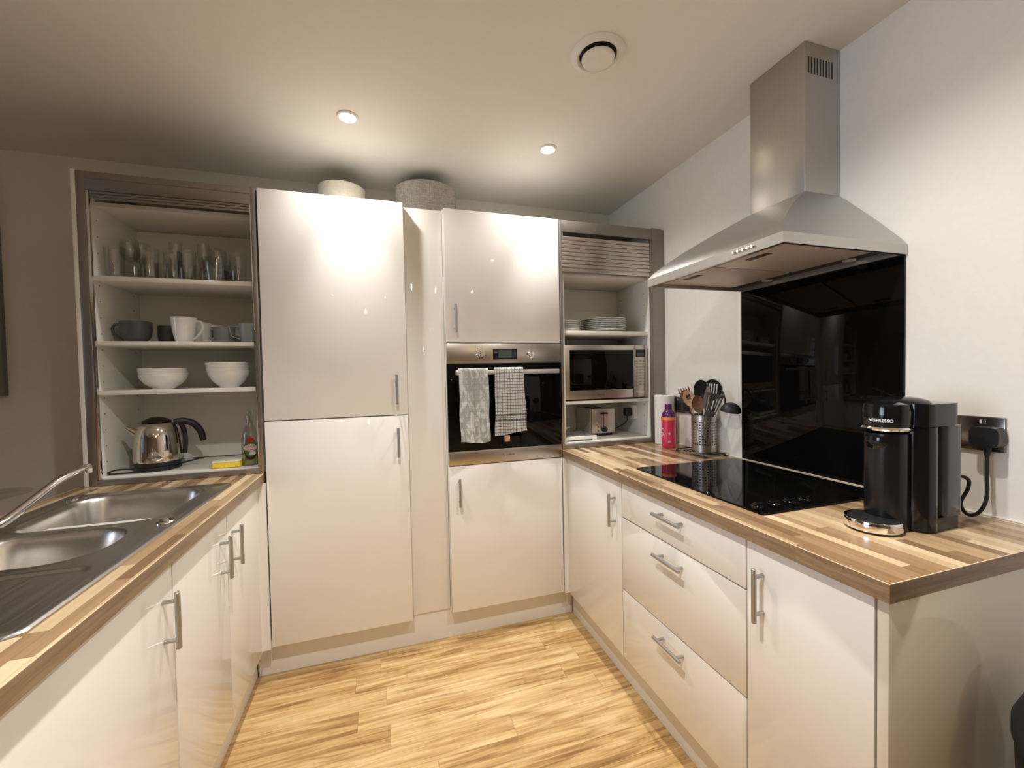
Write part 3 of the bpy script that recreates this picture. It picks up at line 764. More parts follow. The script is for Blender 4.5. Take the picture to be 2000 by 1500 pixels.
# tap
t = thing('mixer_tap', 'chrome mixer tap with a long low spout over the sink', 'tap', (-1.0, 1.35, ZW+.004))
b = NB(); lathe(b, [(0, 0), (.026, 0), (.026, .004), (.021, .008), (.021, .05), (.018, .056), (0, .058)], (-1.0, 1.35, ZW-.001), 36)
obj('tap_body', b, 'chrome', t)
sp = spline([(-.993, 1.37, .932), (-.977, 1.438, .944), (-.957, 1.522, .985), (-.942, 1.585, 1.019), (-.930, 1.640, 1.034), (-.921, 1.684, 1.041)], 6)
b = NB(); tube(b, sp, .0105, 18, rr=[.0125-.0035*i/len(sp) for i in range(len(sp))])
obj('spout', b, 'chrome', t)
b = NB(); cyl(b, (-.921, 1.680, 1.020), .0105, .016, 'Z', 24, .001); obj('aerator', b, 'chrome', t)
b = NB(); tube(b, [(-1.0, 1.35, .97), (-1.03, 1.30, .985), (-1.05, 1.26, .995)], .006, 12); obj('lever', b, 'chrome', t)
# glass stand at the far edge
t = thing('cake_stand', 'clear glass platter on an amber foot at the far left worktop edge', 'stand', (-1.098, 1.56, ZW+.0005))
obj('platter', lathe(NB(), [(0, .078), (.07, .078), (.096, .084), (.098, .086), (.094, .087), (.07, .082), (0, .082)], (-1.098, 1.56, ZW), 56), 'glass', t)
obj('foot', lathe(NB(), [(0, .001), (.028, .001), (.029, .006), (.024, .012), (.022, .06), (.026, .0775), (0, .0775)], (-1.098, 1.56, ZW), 40), 'amber', t, 'amber coloured foot')

# ------------------------------------------------------------------ drinking glasses
ZG = 1.7285
def glass_prof(kind):
    if kind == 'highball': return [(0, .001), (.027, .001), (.0285, .004), (.031, .06), (.033, .128), (.0318, .1285), (.0295, .06), (.027, .014), (0, .011)]
    if kind == 'tumbler': return [(0, .001), (.030, .001), (.0325, .005), (.035, .05), (.037, .09), (.0358, .0905), (.0335, .05), (.0305, .013), (0, .011)]
    if kind == 'wine': return [(0, .001), (.031, .001), (.030, .0028), (.008, .006), (.0042, .012), (.0038, .082), (.008, .090), (.026, .104), (.034, .124), (.034, .15), (.029, .182), (.0282, .182), (.0328, .15), (.0328, .125), (.025, .107), (.006, .094), (0, .093)]
    if kind == 'flute': return [(0, .001), (.028, .001), (.027, .0028), (.007, .006), (.004, .012), (.0038, .066), (.008, .075), (.020, .10), (.0245, .14), (.023, .205), (.0221, .205), (.0234, .14), (.019, .102), (.006, .080), (0, .079)]
    if kind == 'jug': return [(0, .001), (.040, .001), (.044, .006), (.049, .05), (.052, .105), (.0505, .105), (.047, .05), (.040, .012), (0, .010)]
protos = {}
def put_glass(kind, px, y, label):
    x = (-.989+(px-240)*.00172)*y/2.06
    lo = (x, y, ZG)
    nm = {'highball': 'highball_glass', 'tumbler': 'glass_tumbler', 'wine': 'wine_glass', 'flute': 'champagne_flute', 'jug': 'glass_bowl'}[kind]
    if kind not in protos:
        protos[kind] = solo(nm, lathe(NB(), glass_prof(kind), lo, 36), 'glass', label, 'glass', lo, 'clear glasses on the top shelf')
    else: dup(protos[kind], lo, label)
for kind, px, y, label in (
    ('highball', 224, 2.085, 'clear highball glass at the left end of the top shelf, front row'),
    ('wine', 254, 2.17, 'clear wine glass, leftmost stemmed one on the top shelf'),
    ('tumbler', 262, 2.262, 'clear tumbler at the back left of the top shelf behind the first wine glass'),
    ('highball', 291, 2.085, 'clear highball glass, second from the left in the front row'),
    ('wine', 277, 2.21, 'clear wine glass behind the second highball glass of the front row'),
    ('tumbler', 322, 2.19, 'clear tumbler in the middle row left of the tall centre flute'),
    ('flute', 344, 2.235, 'tall clear champagne flute in the middle of the top shelf'),
    ('highball', 366, 2.085, 'clear highball glass in the centre of the front row'),
    ('highball', 338, 2.11, 'clear highball glass just left of the centre front glass'),
    ('tumbler', 376, 2.20, 'clear tumbler behind the centre front highball glass'),
    ('flute', 401, 2.235, 'tall clear champagne flute right of the shelf centre'),
    ('wine', 432, 2.23, 'clear wine glass, rightmost stemmed one on the top shelf'),
    ('jug', 428, 2.10, 'wide clear glass bowl in the front row right of centre'),
    ('tumbler', 448, 2.28, 'clear tumbler at the back, behind the wide glass bowl'),
    ('highball', 474, 2.085, 'clear highball glass at the right end of the front row'),
    ('tumbler', 462, 2.17, 'clear tumbler behind the right end highball glass')):
    put_glass(kind, px, y, label)

# ------------------------------------------------------------------ mugs
def mug(nm, x, y, r0, r1, h, mat, label, hang, group, lp=.028, hs=None, prof=None):
    z = 1.4735
    t = thing(nm, label, 'mug', (x, y, z), group)
    P = prof or [(0, .001), (r0, .001), (r0+.002, .004), ((r0+r1)/2+.003, h*.45), (r1, h), (r1-.003, h+.0006), ((r0+r1)/2-.001, h*.45), (r0-.002, .007), (0, .006)]
    obj('cup', lathe(NB(), P, (x, y, z), 44), mat, t)
    d = Vector((math.cos(hang), math.sin(hang), 0)); o = Vector((x, y, z))
    if hs == 'square': pts = [o+d*(r1-.001)+Vector((0, 0, h*.85)), o+d*(r1+lp)+Vector((0, 0, h*.9)), o+d*(r1+lp*.75)+Vector((0, 0, h*.35)), o+d*(r0+.004)+Vector((0, 0, h*.18))]; rad = .003
    else: pts = spline([o+d*(r1-.002)+Vector((0, 0, h*.86)), o+d*(r1+lp*.8)+Vector((0, 0, h*.83)), o+d*(r1+lp)+Vector((0, 0, h*.55)), o+d*((r0+r1)/2+lp*.5)+Vector((0, 0, h*.25)), o+d*((r0+r1)/2-.002)+Vector((0, 0, h*.15))], 6); rad = .0048
    obj('handle', tube(NB(), pts, rad, 10), mat, t)
G = 'mugs on the second shelf'
bowlp = lambda h: [(0, .001), (.03, .001), (.034, .004), (.050, .03), (.053, h*.6), (.053, h), (.0502, h+.0006), (.050, h*.6), (.047, .03), (.03, .008), (0, .007)]
mug('charcoal_mug', -.985, 2.125, .04, .053, .088, 'dchina', 'wide charcoal mug at the left end of the mug shelf, handle to the left', PI, G, .026, prof=bowlp(.088))
mug('charcoal_mug', -.905, 2.21, .035, .040, .080, 'dchina', 'dark charcoal mug behind and right of the wide charcoal mug', -.2, G, .02)
mug('white_mug', -.806, 2.10, .030, .047, .105, 'china', 'tall white mug, foremost on the second shelf, handle to the right', -.15, G, .024)
mug('white_mug', -.782, 2.20, .032, .045, .095, 'china', 'white mug directly behind the foremost tall white mug', -.1, G, .02)
mug('white_mug', -.755, 2.275, .032, .043, .095, 'china', 'third white mug at the back of the row behind the tall white mug', -.3, G, .02)
mug('grey_mug', -.688, 2.19, .032, .043, .075, 'gchina', 'pale grey-green mug right of the row of white mugs', PI, G, .018)
mug('square_handled_cup', -.563, 2.12, .034, .046, .085, 'gchina', 'grey cup with an angular handle at the right end of the mug shelf', PI+.1, G, .036, 'square')
z = 1.4735
solo('ramekin', lathe(NB(), [(0, 0), (.030, 0), (.032, .004), (.035, .042), (.033, .042), (.030, .006), (0, .006)], (-.640, 2.275, z), 40), 'gchina', 'low pale grey dish between the grey mug and the angular cup', 'dish', (-.640, 2.275, z), G)

# ------------------------------------------------------------------ bowls
def bowls(x, y, r, h, n, dz, off, names, group, mat='china'):
    P = [(0, .003), (r*.38, .003), (r*.38, 0), (r*.44, 0), (r*.46, .004), (r*.76, h*.38), (r*.94, h*.74), (r, h), (r-.0025, h+.0008), (r*.9, h*.76), (r*.73, h*.44), (r*.42, .010), (0, .008)]
    z = 1.2785; pr = None
    for i in range(n):
        lo = (x+off[i][0], y+off[i][1], z+dz*i)
        if pr is None: pr = solo('bowl', lathe(NB(), P, lo, 56), mat, names[i], 'bowl', lo, group)
        else:
            c = dup(pr, lo, names[i])
bowls(-.892, 2.115, .084, .058, 4, .0095, [(0, 0), (.001, 0), (-.001, .001), (-.002, 0)],
      ['white bowl, bottom of the lower left stack on the bowl shelf', 'white bowl, second from the bottom in the left bowl stack', 'white bowl, third from the bottom in the left bowl stack', 'white bowl, topmost of the left bowl stack'], 'left stack of white bowls')
bowls(-.652, 2.115, .081, .072, 4, .0115, [(0, 0), (-.003, 0), (-.004, .001), (-.005, 0)],
      ['white bowl, bottom of the taller right stack on the bowl shelf', 'white bowl, second from the bottom in the right bowl stack', 'white bowl, third from the bottom in the right bowl stack', 'white bowl, topmost of the right bowl stack'], 'right stack of white bowls')

# ------------------------------------------------------------------ plates
def plates(x, y, r, n, dz, names, group, mats, jit=.003):
    P = [(0, .002), (r*.6, .002), (r*.6, 0), (r*.66, 0), (r*.7, .004), (r, .013), (r-.001, .0155), (r*.68, .0075), (0, .006)]
    z = 1.5385; pr = None; rnd = random.Random(3)
    for i in range(n):
        lo = (x+rnd.uniform(-jit, jit), y+rnd.uniform(-jit, jit), z+dz*i)
        if pr is None: pr = solo('plate', lathe(NB(), P, lo, 64), mats, names[i], 'plate', lo, group)
        else: dup(pr, lo, names[i])
od = ['bottom', 'second from the bottom', 'third from the bottom', 'fourth from the bottom', 'fifth from the bottom', 'sixth from the bottom']
plates(.995, 2.13, .073, 5, .0115, ['small white side plate, %s of the left plate stack' % (q if i < 4 else 'topmost') for i, q in enumerate(od[:5])], 'left stack of side plates', 'china', .0015)
plates(1.236, 2.16, .132, 7, .0105, ['large white dinner plate, %s of the right plate stack' % (q if i < 6 else 'topmost') for i, q in enumerate(od+['x'])], 'right stack of dinner plates', 'china')
b = NB(); box(b, 1.00, 1.36, 0, .010, 0, .155, .003)
bmesh.ops.transform(b, matrix=Matrix.Translation((0, 2.315, 1.5395)) @ Matrix.Rotation(R(-6), 4, 'X'), verts=b.verts)
solo('serving_board', b, 'carc', 'pale rectangular board leaning on the cupboard back behind the plates', 'board', (1.18, 2.315, 1.5385))

# ------------------------------------------------------------------ microwave
mx0, mx1, mz0, mz1 = .924, 1.436, 1.168, 1.460; ym = Yf+.030
t = thing('microwave_oven', 'stainless steel microwave with black door glass on the cupboard shelf', 'microwave', ((mx0+mx1)/2, 2.18, 1.158))
obj('casing', box(NB(), mx0+.002, mx1-.002, ym+.02, 2.335, mz0, mz1-.004, .002), 'silver', t)
b = NB(); dv = 1.345
box(b, mx0, dv-.0008, ym, ym+.019, mz0, mz1, .0025)
d = obj('door', b, 'steel_x', t)
obj('door_window', box(NB(), mx0+.028, dv-.002, ym-.001, ym+.001, mz0+.048, mz1-.026, .0005), 'bglass', d)
text('brand_mark', 'Panasonic', .012, 'print', d, FR(((mx0+dv)/2+.006, ym-.0003, mz0+.022), (1, 0, 0), (0, 0, 1)))
p = obj('control_panel', box(NB(), dv+.0008, mx1, ym, ym+.019, mz0, mz1, .002), 'steel_x', t)
obj('display', box(NB(), dv+.016, mx1-.016, ym-.001, ym+.001, mz1-.065, mz1-.024, .0004), 'display', p)
obj('screen', box(NB(), dv+.021, mx1-.021, ym-.0014, ym-.0009, mz1-.060, mz1-.042), 'lcd', p)
for r_ in range(9):
    b = NB()
    for c_ in range(3):
        xx = dv+.014+c_*.0225; zz = mz1-.083-r_*.0165
        box(b, xx, xx+.019, ym-.0012, ym+.0005, zz-.0095, zz, .0006)
    obj('button_row', b, 'btn', p)
obj('open_button', box(NB(), dv+.004, mx1-.004, ym-.0008, ym+.0005, mz0+.004, mz0+.034, .0008), 'steel_x', p)

# toaster
tx0, tx1, ty0, ty1, tz = 1.137, 1.298, 2.135, 2.335, .9400
t = thing('toaster', 'small brushed steel toaster with lever and dial in the lower cupboard space', 'toaster', ((tx0+tx1)/2, 2.24, tz))
b = NB(); prism(b, rrect(tx0, tx1, ty0+.012, ty1, .018), tz+.018, tz+.158); obj('body', b, 'silver', t)
obj('front_plate', box(NB(), tx0+.003, tx1-.003, ty0, ty0+.014, tz+.016, tz+.160, .006, 3), 'steel_x', t)
obj('base', box(NB(), tx0+.014, tx1-.014, ty0+.014, ty1-.01, tz, tz+.018, .003), 'bmatte', t)
b = NB()
for x in (1.175, 1.235): box(b, x, x+.026, ty0+.035, ty1-.03, tz+.1575, tz+.1585)
obj('bread_slots', b, 'dark', t)
obj('lever_slot', box(NB(), 1.2145, 1.2195, ty0-.0008, ty0+.001, tz+.055, tz+.142), 'dark', t)
obj('lever', box(NB(), 1.199, 1.236, ty0-.02, ty0-.001, tz+.128, tz+.138, .003), 'bmatte', t)
b = NB(); lathe(b, [(0, .02), (.013, .02), (.015, .014), (.018, .002), (.018, 0), (0, 0)], (0, 0, 0), 32)
bmesh.ops.transform(b, matrix=Matrix.Translation((1.220, ty0, tz+.040)) @ Matrix.Rotation(PI/2, 4, 'X'), verts=b.verts)
obj('browning_dial', b, 'bmatte', t)
for i in range(3):
    b = NB(); cyl(b, (1.180, ty0-.004, tz+.032+i*.024), .0058, .005, 'Y', 20, .001); obj('button', b, 'chrome', t)
# socket + plug inside the cupboard
sk = thing('wall_socket', 'white socket on the inner right side of the shutter cupboard', 'socket', (1.445, 2.17, 1.07))
obj('face_plate', box(NB(), 1.424, 1.4448, 2.135, 2.205, 1.030, 1.112, .003), 'wplast', sk)
pg = thing('toaster_plug', 'black plug and lead of the toaster in the cupboard socket', 'plug', (1.40, 2.18, 1.06))
obj('plug_body', box(NB(), 1.382, 1.4235, 2.15, 2.195, 1.045, 1.095, .010, 3), 'bmatte', pg)
obj('lead', tube(NB(), spline([(1.400, 2.172, 1.048), (1.398, 2.172, 1.02), (1.375, 2.19, .99), (1.335, 2.23, .962), (1.297, 2.28, .960)], 6), .0034, 10), 'brub', pg)
# silver tray with glass jars
t = thing('storage_tray', 'low white-silver box with a speckled top at the left of the cupboard floor', 'tray', (1.0, 2.12, .940))
obj('body', box(NB(), .921, 1.115, 2.028, 2.26, .9400, .9655, .003), 'wplast', t)
obj('front_slot', box(NB(), .938, 1.085, 2.0272, 2.0285, .9425, .9475), 'dark', t)
spk = pb('speckled_stone', (.25, .25, .24), .35, noise=(90, .8, 0))
obj('top_sheet', box(NB(), .927, 1.108, 2.036, 2.254, .9656, .968, .0006), spk, t)
def jar(x, y, r, h, label):
    q = thing('glass_jar', label, 'jar', (x, y, .968), 'glass jars in the lower cupboard')
    obj('jar_body', lathe(NB(), [(0, .001), (r*.9, .001), (r, .004), (r, h*.8), (r*.85, h*.92), (r*.82, h*.92), (r*.93, h*.78), (r*.92, .006), (0, .005)], (x, y, .9683), 36), 'glass', q)
    obj('lid', lathe(NB(), [(0, h*.925), (r*.9, h*.925), (r*.9, h*1.05), (0, h*1.08)], (x, y, .9683), 36), 'silver', q)
jar(.952, 2.075, .022, .045, 'small glass jar with a silver lid at the front of the silver box')
jar(.965, 2.155, .026, .05, 'glass jar with a silver lid behind the smaller jar')

# ------------------------------------------------------------------ kettle
kx, ky, kz = -.932, 2.135, .937
t = thing('electric_kettle', 'polished steel electric kettle with black handle and lid on its base', 'kettle', (kx, ky, kz))
obj('power_base', lathe(NB(), [(0, 0), (.076, 0), (.080, .004), (.080, .012), (.076, .017), (0, .017)], (kx, ky, kz), 56), 'bmatte', t)
obj('foot_ring', lathe(NB(), [(0, .0172), (.076, .0172), (.080, .022), (.080, .036), (0, .036)], (kx, ky, kz), 56), 'bmatte', t)
obj('body', lathe(NB(), [(0, .036), (.0795, .036), (.081, .044), (.080, .09), (.076, .14), (.070, .170), (.060, .190), (.048, .200), (0, .202)], (kx, ky, kz), 72), 'kettle', t, angle=60)
obj('lid', lathe(NB(), [(0, .2), (.0505, .2), (.050, .204), (.040, .212), (.022, .220), (0, .223)], (kx, ky, kz), 48), 'bgloss', t)
dl = Vector((-.93, -.36, 0)).normalized(); o = Vector((kx, ky, kz))
b = NB(); tube(b, [o+dl*.058+Vector((0, 0, .150)), o+dl*.082+Vector((0, 0, .170)), o+dl*.100+Vector((0, 0, .186))], .014, 16, rr=[.022, .013, .008], flat=.9)
obj('spout', b, 'kettle', t)
dr_ = -dl
hp = spline([o+dr_*.056+Vector((0, 0, .196)), o+dr_*.090+Vector((0, 0, .198)), o+dr_*.125+Vector((0, 0, .182)), o+dr_*.148+Vector((0, 0, .148)), o+dr_*.158+Vector((0, 0, .105))], 7)
b = NB(); tube(b, hp, .012, 16, rr=[.012+.002*math.sin(i/len(hp)*PI) for i in range(len(hp))])
lp_ = spline([o+dr_*.078+Vector((0, 0, .192)), o+dr_*.092+Vector((0, 0, .15)), o+dr_*.094+Vector((0, 0, .10)), o+dr_*.090+Vector((0, 0, .055))], 6)
tube(b, lp_, .009, 14)
obj('handle', b, 'bmatte', t)
b = NB(); tube(b, spline([o+dr_*.082+Vector((0, 0, .17)), o+dr_*.085+Vector((0, 0, .12)), o+dr_*.083+Vector((0, 0, .08))], 5), .004, 10)
obj('water_gauge', b, 'smoke', t)
obj('cord', tube(NB(), spline([(kx-.066, ky-.04, kz+.012), (kx-.11, ky-.062, kz+.017), (kx-.137, ky-.070, kz+.009), (kx-.12, ky-.084, kz+.005), (kx-.085, ky-.085, kz+.005), (kx-.03, ky-.082, kz+.005)], 8), .0034, 10), 'brub', t)
obj('cord', tube(NB(), spline([(kx+.07, ky+.03, kz+.012), (kx+.105, ky+.05, kz+.018), (kx+.125, ky+.06, kz+.022)], 5), .0038, 10), 'brub', t)
def face(cx, cy, cz, r, ang, z):   # frame on a cylinder; ang = direction the face looks at
    n = Vector((math.cos(ang), math.sin(ang), 0)); rt = Vector((-math.sin(ang), math.cos(ang), 0))
    return FR(Vector((cx, cy, z))+n*r, rt, (0, 0, 1))
text('brand_mark', 'Russell Hobbs', .0095, 'print', t, face(kx, ky, kz, .0812, -PI/2+.30, kz+.056), bend=.0812)
solo('plastic_cup', lathe(NB(), [(0, .001), (.016, .001), (.018, .004), (.020, .080), (.0185, .080), (.0165, .005), (0, .005)], (-1.040, 2.215, .937), 32), 'clearpl', 'small pale translucent cup half hidden left of the kettle', 'cup', (-1.040, 2.215, .937))

# sponge, dish soap
b = NB(); box(b, -.700, -.598, 2.028, 2.095, .9372, .9605, .004, 3)
t = thing('kitchen_sponge', 'yellow kitchen sponge lying beside the dish soap bottle', 'sponge', (-.65, 2.06, .937))
obj('foam', b, 'sponge', t); obj('scourer_pad', box(NB(), -.700, -.598, 2.028, 2.095, .9607, .9665, .002), 'sponge2', t)
dx, dy, dz0 = -.566, 2.066, .937
t = thing('dish_soap_bottle', 'clear squeezy bottle of green dish soap with a red and green label', 'bottle', (dx, dy, dz0))
obj('bottle', lathe(NB(), [(0, .001), (.029, .001), (.033, .006), (.034, .06), (.0335, .11), (.030, .135), (.020, .160), (.0125, .180), (.0115, .195), (0, .196)], (dx, dy, dz0), 44, sy=.8), 'clearpl', t)
obj('liquid', lathe(NB(), [(0, .003), (.027, .003), (.031, .008), (.032, .055), (0, .056)], (dx, dy, dz0), 40, sy=.8), 'green_liq', t)
obj('cap', lathe(NB(), [(0, .1962), (.0145, .1962), (.0145, .215), (.009, .220), (.008, .236), (0, .237)], (dx, dy, dz0), 32), 'clearpl', t)
na = -PI/2+.28
def ell(w_, h_, off, n=40, star=0):
    out = []
    for i in range(n):
        a = 2*PI*i/n; k = 1+(star if i % 2 else 0); out.append((w_*k*math.cos(a), h_*k*math.sin(a)))
    return out
def label_patch(nm, pts, z, r, mat, parent, cx, cy, ang, th=.0004):
    b = NB(); a = [(x, y) for x, y in pts]
    c = b.verts.new((0, 0, 0)); vs_ = [b.verts.new((x, y, 0)) for x, y in a]
    mid = [b.verts.new((x*.5, y*.5, 0)) for x, y in a]; n = len(vs_)
    for i in range(n):
        j = (i+1) % n; b.faces.new((mid[i], vs_[i], vs_[j], mid[j])); b.faces.new((c, mid[i], mid[j]))
    bmesh.ops.solidify(b, geom=b.faces[:], thickness=-th)
    for v in b.verts:
        q = v.co.x/r; rr_ = r+v.co.z; v.co.x = rr_*math.sin(q); v.co.z = rr_*math.cos(q)-r
    bmesh.ops.recalc_face_normals(b, faces=b.faces)
    bmesh.ops.transform(b, matrix=face(cx, cy, 0, r, ang, z), verts=b.verts)
    return obj(nm, b, mat, parent)
rl = .0345
lb = label_patch('label', ell(.027, .046, 0), dz0+.073, rl, 'lab_dark', t, dx, dy, na)
label_patch('label_leaf', ell(.0255, .038, 0), dz0+.078, rl+.0005, 'lab_green', lb, dx, dy, na)
label_patch('label_crown', ell(.015, .010, 0), dz0+.113, rl+.001, 'lab_red', lb, dx, dy, na)
label_patch('label_burst', ell(.023, .014, 0, 36, .25), dz0+.079, rl+.001, 'white_print', lb, dx, dy, na)
label_patch('label_splash', ell(.012, .008, 0, 20, .3), dz0+.055, rl+.001, 'white_print', lb, dx, dy, na+.2)
text('label_text', 'Elbow', .0155, 'lab_red', lb, face(dx, dy, 0, rl+.0016, na, dz0+.0855), bend=rl)
text('label_text', 'Grease', .0135, 'lab_red', lb, face(dx, dy, 0, rl+.0016, na, dz0+.073), bend=rl)

# ------------------------------------------------------------------ right worktop, back corner
t = thing('paper_towel_roll', 'white paper towel roll standing in the corner by the shutter cupboard', 'paper towel', (1.484, 1.934, ZW))
obj('roll', lathe(NB(), [(.018, .001), (.0505, .001), (.052, .003), (.052, .268), (.050, .270), (.018, .270)], (1.484, 1.934, ZW), 56, close=True), 'paper', t)
obj('core', lathe(NB(), [(.016, .0015), (.0178, .0015), (.0178, .271), (.016, .271)], (1.484, 1.934, ZW), 32, close=True), 'lspoon', t)
bx, by = 1.425, 1.826
t = thing('drink_bottle', 'pink drinks bottle with a purple neck and orange band in front of the paper roll', 'bottle', (bx, by, ZW))
obj('body', lathe(NB(), [(0, .001), (.030, .001), (.0345, .008), (.0365, .04), (.0355, .10), (.0365, .158), (0, .158)], (bx, by, ZW), 48), 'pink', t)
obj('band', lathe(NB(), [(.030, .148), (.0372, .148), (.0372, .162), (.030, .162)], (bx, by, ZW), 48, close=True), 'orange', t)
obj('shoulder', lathe(NB(), [(0, .162), (.0355, .162), (.034, .176), (.024, .192), (.0165, .200), (0, .200)], (bx, by, ZW), 48), 'purple', t)
obj('cap', lathe(NB(), [(0, .200), (.0175, .200), (.0175, .228), (.016, .230), (0, .230)], (bx, by, ZW), 36), 'purple', t)
ba = math.atan2(-by, -bx)
text('side_lettering', 'SO', .036, 'pinkprint', t, face(bx, by, 0, .0368, ba-.85, ZW+.082) @ Matrix.Rotation(PI/2, 4, 'Z'))
label_patch('round_mark', ell(.0055, .007, 0, 20), ZW+.078, .0368, 'white_print', t, bx, by, ba+.12)
label_patch('square_mark', [(-.008, -.006), (.008, -.006), (.008, .006), (-.008, .006)], ZW+.036, .0374, 'pinkprint', t, bx, by, ba+.12)
def wsocket(y0, y1, z0, z1, label):
    t = thing('double_wall_socket', label, 'socket', (XW-.001, (y0+y1)/2, (z0+z1)/2), 'dark metal double sockets')
    obj('face_plate', box(NB(), XW-.008, XW-.0005, y0, y1, z0, z1, .0015), pl_mat, t)
    for yc in (y0+(y1-y0)*.28, y0+(y1-y0)*.72):
        b = NB(); box(b, XW-.0088, XW-.0079, yc-.022, yc+.022, z0+.012, z1-.028, .0003); obj('socket_outlet', b, 'bmatte', t)
        obj('switch', box(NB(), XW-.0105, XW-.0079, yc-.006, yc+.006, z1-.02, z1-.008, .0006), 'chrome', t)
    return t
pl_mat = brushed('smoked_nickel_plate', (.23, .20, .18), .2, 1, 100)
wsocket(.638, .786, 1.083, 1.175, 'dark metal double socket on the right wall behind the coffee machine')
wsocket(1.776, 1.922, 1.085, 1.170, 'dark metal double socket on the right wall beside the utensil holder')

# trivet
t = thing('wire_trivet', 'flat black and chrome wire trivet under the utensil holder', 'trivet', (1.47, 1.64, ZW))
b = NB()
for x in (1.405, 1.53-.010): tube(b, [(x, 1.535, ZW+.009), (x, 1.745, ZW+.009)], .0045, 12)
obj('rail', b, 'chrome', t)
b = NB()
for y in (1.553, 1.60, 1.64, 1.68, 1.727): box(b, 1.400, 1.525, y-.006, y+.006, ZW+.0105, ZW+.0145, .001)
obj('cross_bar', b, 'bmatte', t)
for i, (x, y) in enumerate(((1.405, 1.545), (1.405, 1.735), (1.52, 1.545), (1.52, 1.735))):
    obj('foot', cyl(NB(), (x, y, ZW+.0002), .007, .009, 'Z', 16, .001), 'brub', t)
# utensil holder with real holes
hx, hy, hr, hz0, hz1 = 1.471, 1.626, .0555, ZW+.0148, 1.100
t = thing('utensil_holder', 'perforated steel utensil holder full of kitchen tools near the hob', 'utensil holder', (hx, hy, hz0))
ncol, nrow = 30, 9
b = NB(); segs = ncol*4
hh0, hh1 = hz0+.030, hz1-.028; cell = (hh1-hh0)/nrow
def cp_(a, z, rad): return Vector((hx+rad*math.cos(a), hy+rad*math.sin(a), z))
da = 2*PI/ncol
t2 = bmesh.new()
for c_ in range(ncol):
    a0 = c_*da
    for r_ in range(nrow):
        za = hh0+r_*cell
        hw = .0042/hr; hh = .0042; am = a0+da/2; zm = za+cell/2
        # square cell with an octagonal hole
        outer = [(a0, za), (am, za), (a0+da, za), (a0+da, zm), (a0+da, za+cell), (am, za+cell), (a0, za+cell), (a0, zm)]
        inner = [(am+hw*math.cos(R(225+45*k)), zm+hh*math.sin(R(225+45*k))) for k in range(8)]
        ov = [t2.verts.new(cp_(a, z, hr)) for a, z in outer]; iv = [t2.verts.new(cp_(a, z, hr)) for a, z in inner]
        for k in range(8): t2.faces.new((ov[k], ov[(k+1) % 8], iv[(k+1) % 8], iv[k]))
    for za, zb in ((hz0, hh0), (hh1, hz1)):
        t2.faces.new([t2.verts.new(cp_(a, z, hr)) for a, z in ((a0, za), (a0+da/2, za), (a0+da, za), (a0+da, zb), (a0+da/2, zb), (a0, zb))])
bmesh.ops.remove_doubles(t2, verts=t2.verts, dist=.00005)
bmesh.ops.recalc_face_normals(t2, faces=t2.faces)
bmesh.ops.solidify(t2, geom=t2.faces[:], thickness=.0009)
merge(b, t2)
cyl(b, (hx, hy, hz0), hr-.001, .0015, 'Z', 40)
obj('perforated_cylinder', b, 'steel_z', t, angle=40)
obj('rim', lathe(NB(), [(hr-.0005, 0), (hr+.0014, 0), (hr+.0014, .004), (hr-.0005, .004)], (hx, hy, hz1-.004), 60, close=True), 'chrome', t)

def tool(nm, label, foot, head, mat, build, group='kitchen tools in the utensil holder'):
    """shaft from foot to head; build(frame) makes the head in a frame looking at the camera"""
    f = Vector(foot); h = Vector(head)
    t = thing(nm, label, 'utensil', tuple(f), group)
    obj('shaft', tube(NB(), [f, f.lerp(h, .5), h], .0045, 12, flat=.7), mat, t)
    up = (h-f).normalized(); cam = Vector((0, 0, 1.315))-h; n = (cam-up*cam.dot(up)).normalized(); rt = up.cross(n)
    m = Matrix((rt, up, n)).transposed().to_4x4(); m.translation = h
    b = build(); bmesh.ops.transform(b, matrix=m @ Matrix.Scale(1.18, 4), verts=b.verts)
    obj('head', b, mat, t); return t
def oval(w_, h_, holes=(), n=36, th=.0025, cup=.006):
    def f():
        b = NB(); N_ = 8
        rings = []
        for k in range(1, N_+1):
            q = k/N_
            rings.append([b.verts.new((w_*q*math.cos(2*PI*i/n), h_+h_*q*math.sin(2*PI*i/n)-.004, cup*(q*q-1))) for i in range(n)])
        c = b.verts.new((0, h_-.004, -cup))
        for i in range(n): b.faces.new((c, rings[0][i], rings[0][(i+1) % n]))
        for a, d_ in zip(rings, rings[1:]):
            for i in range(n): b.faces.new((a[i], d_[i], d_[(i+1) % n], a[(i+1) % n]))
        if holes:
            kill = [fc for fc in b.faces if any(abs(fc.calc_center_median().x-hx_) < hw_ and abs(fc.calc_center_median().y-hy_) < hh_ for hx_, hy_, hw_, hh_ in holes)]
            bmesh.ops.delete(b, geom=kill, context='FACES')
        bmesh.ops.solidify(b, geom=b.faces[:], thickness=th); bmesh.ops.recalc_face_normals(b, faces=b.faces)
        return b
    return f
def slotted(w_, h_, slots, taper=.8, th=.0025):
    def f():
        b = NB(); sw = w_*2/(2*slots+1)
        box(b, -w_*.9, w_*.9, 0, h_*.22, 0, th, .0008); box(b, -w_, w_, h_*.88, h_, 0, th, .0008)
        for i in range(slots+1):
            x = -w_+2*i*sw; box(b, x, x+sw, h_*.2, h_*.9, 0, th, .0006)
        for v in b.verts: v.co.x *= taper+(1-taper)*v.co.y/h_
        return b
    return f
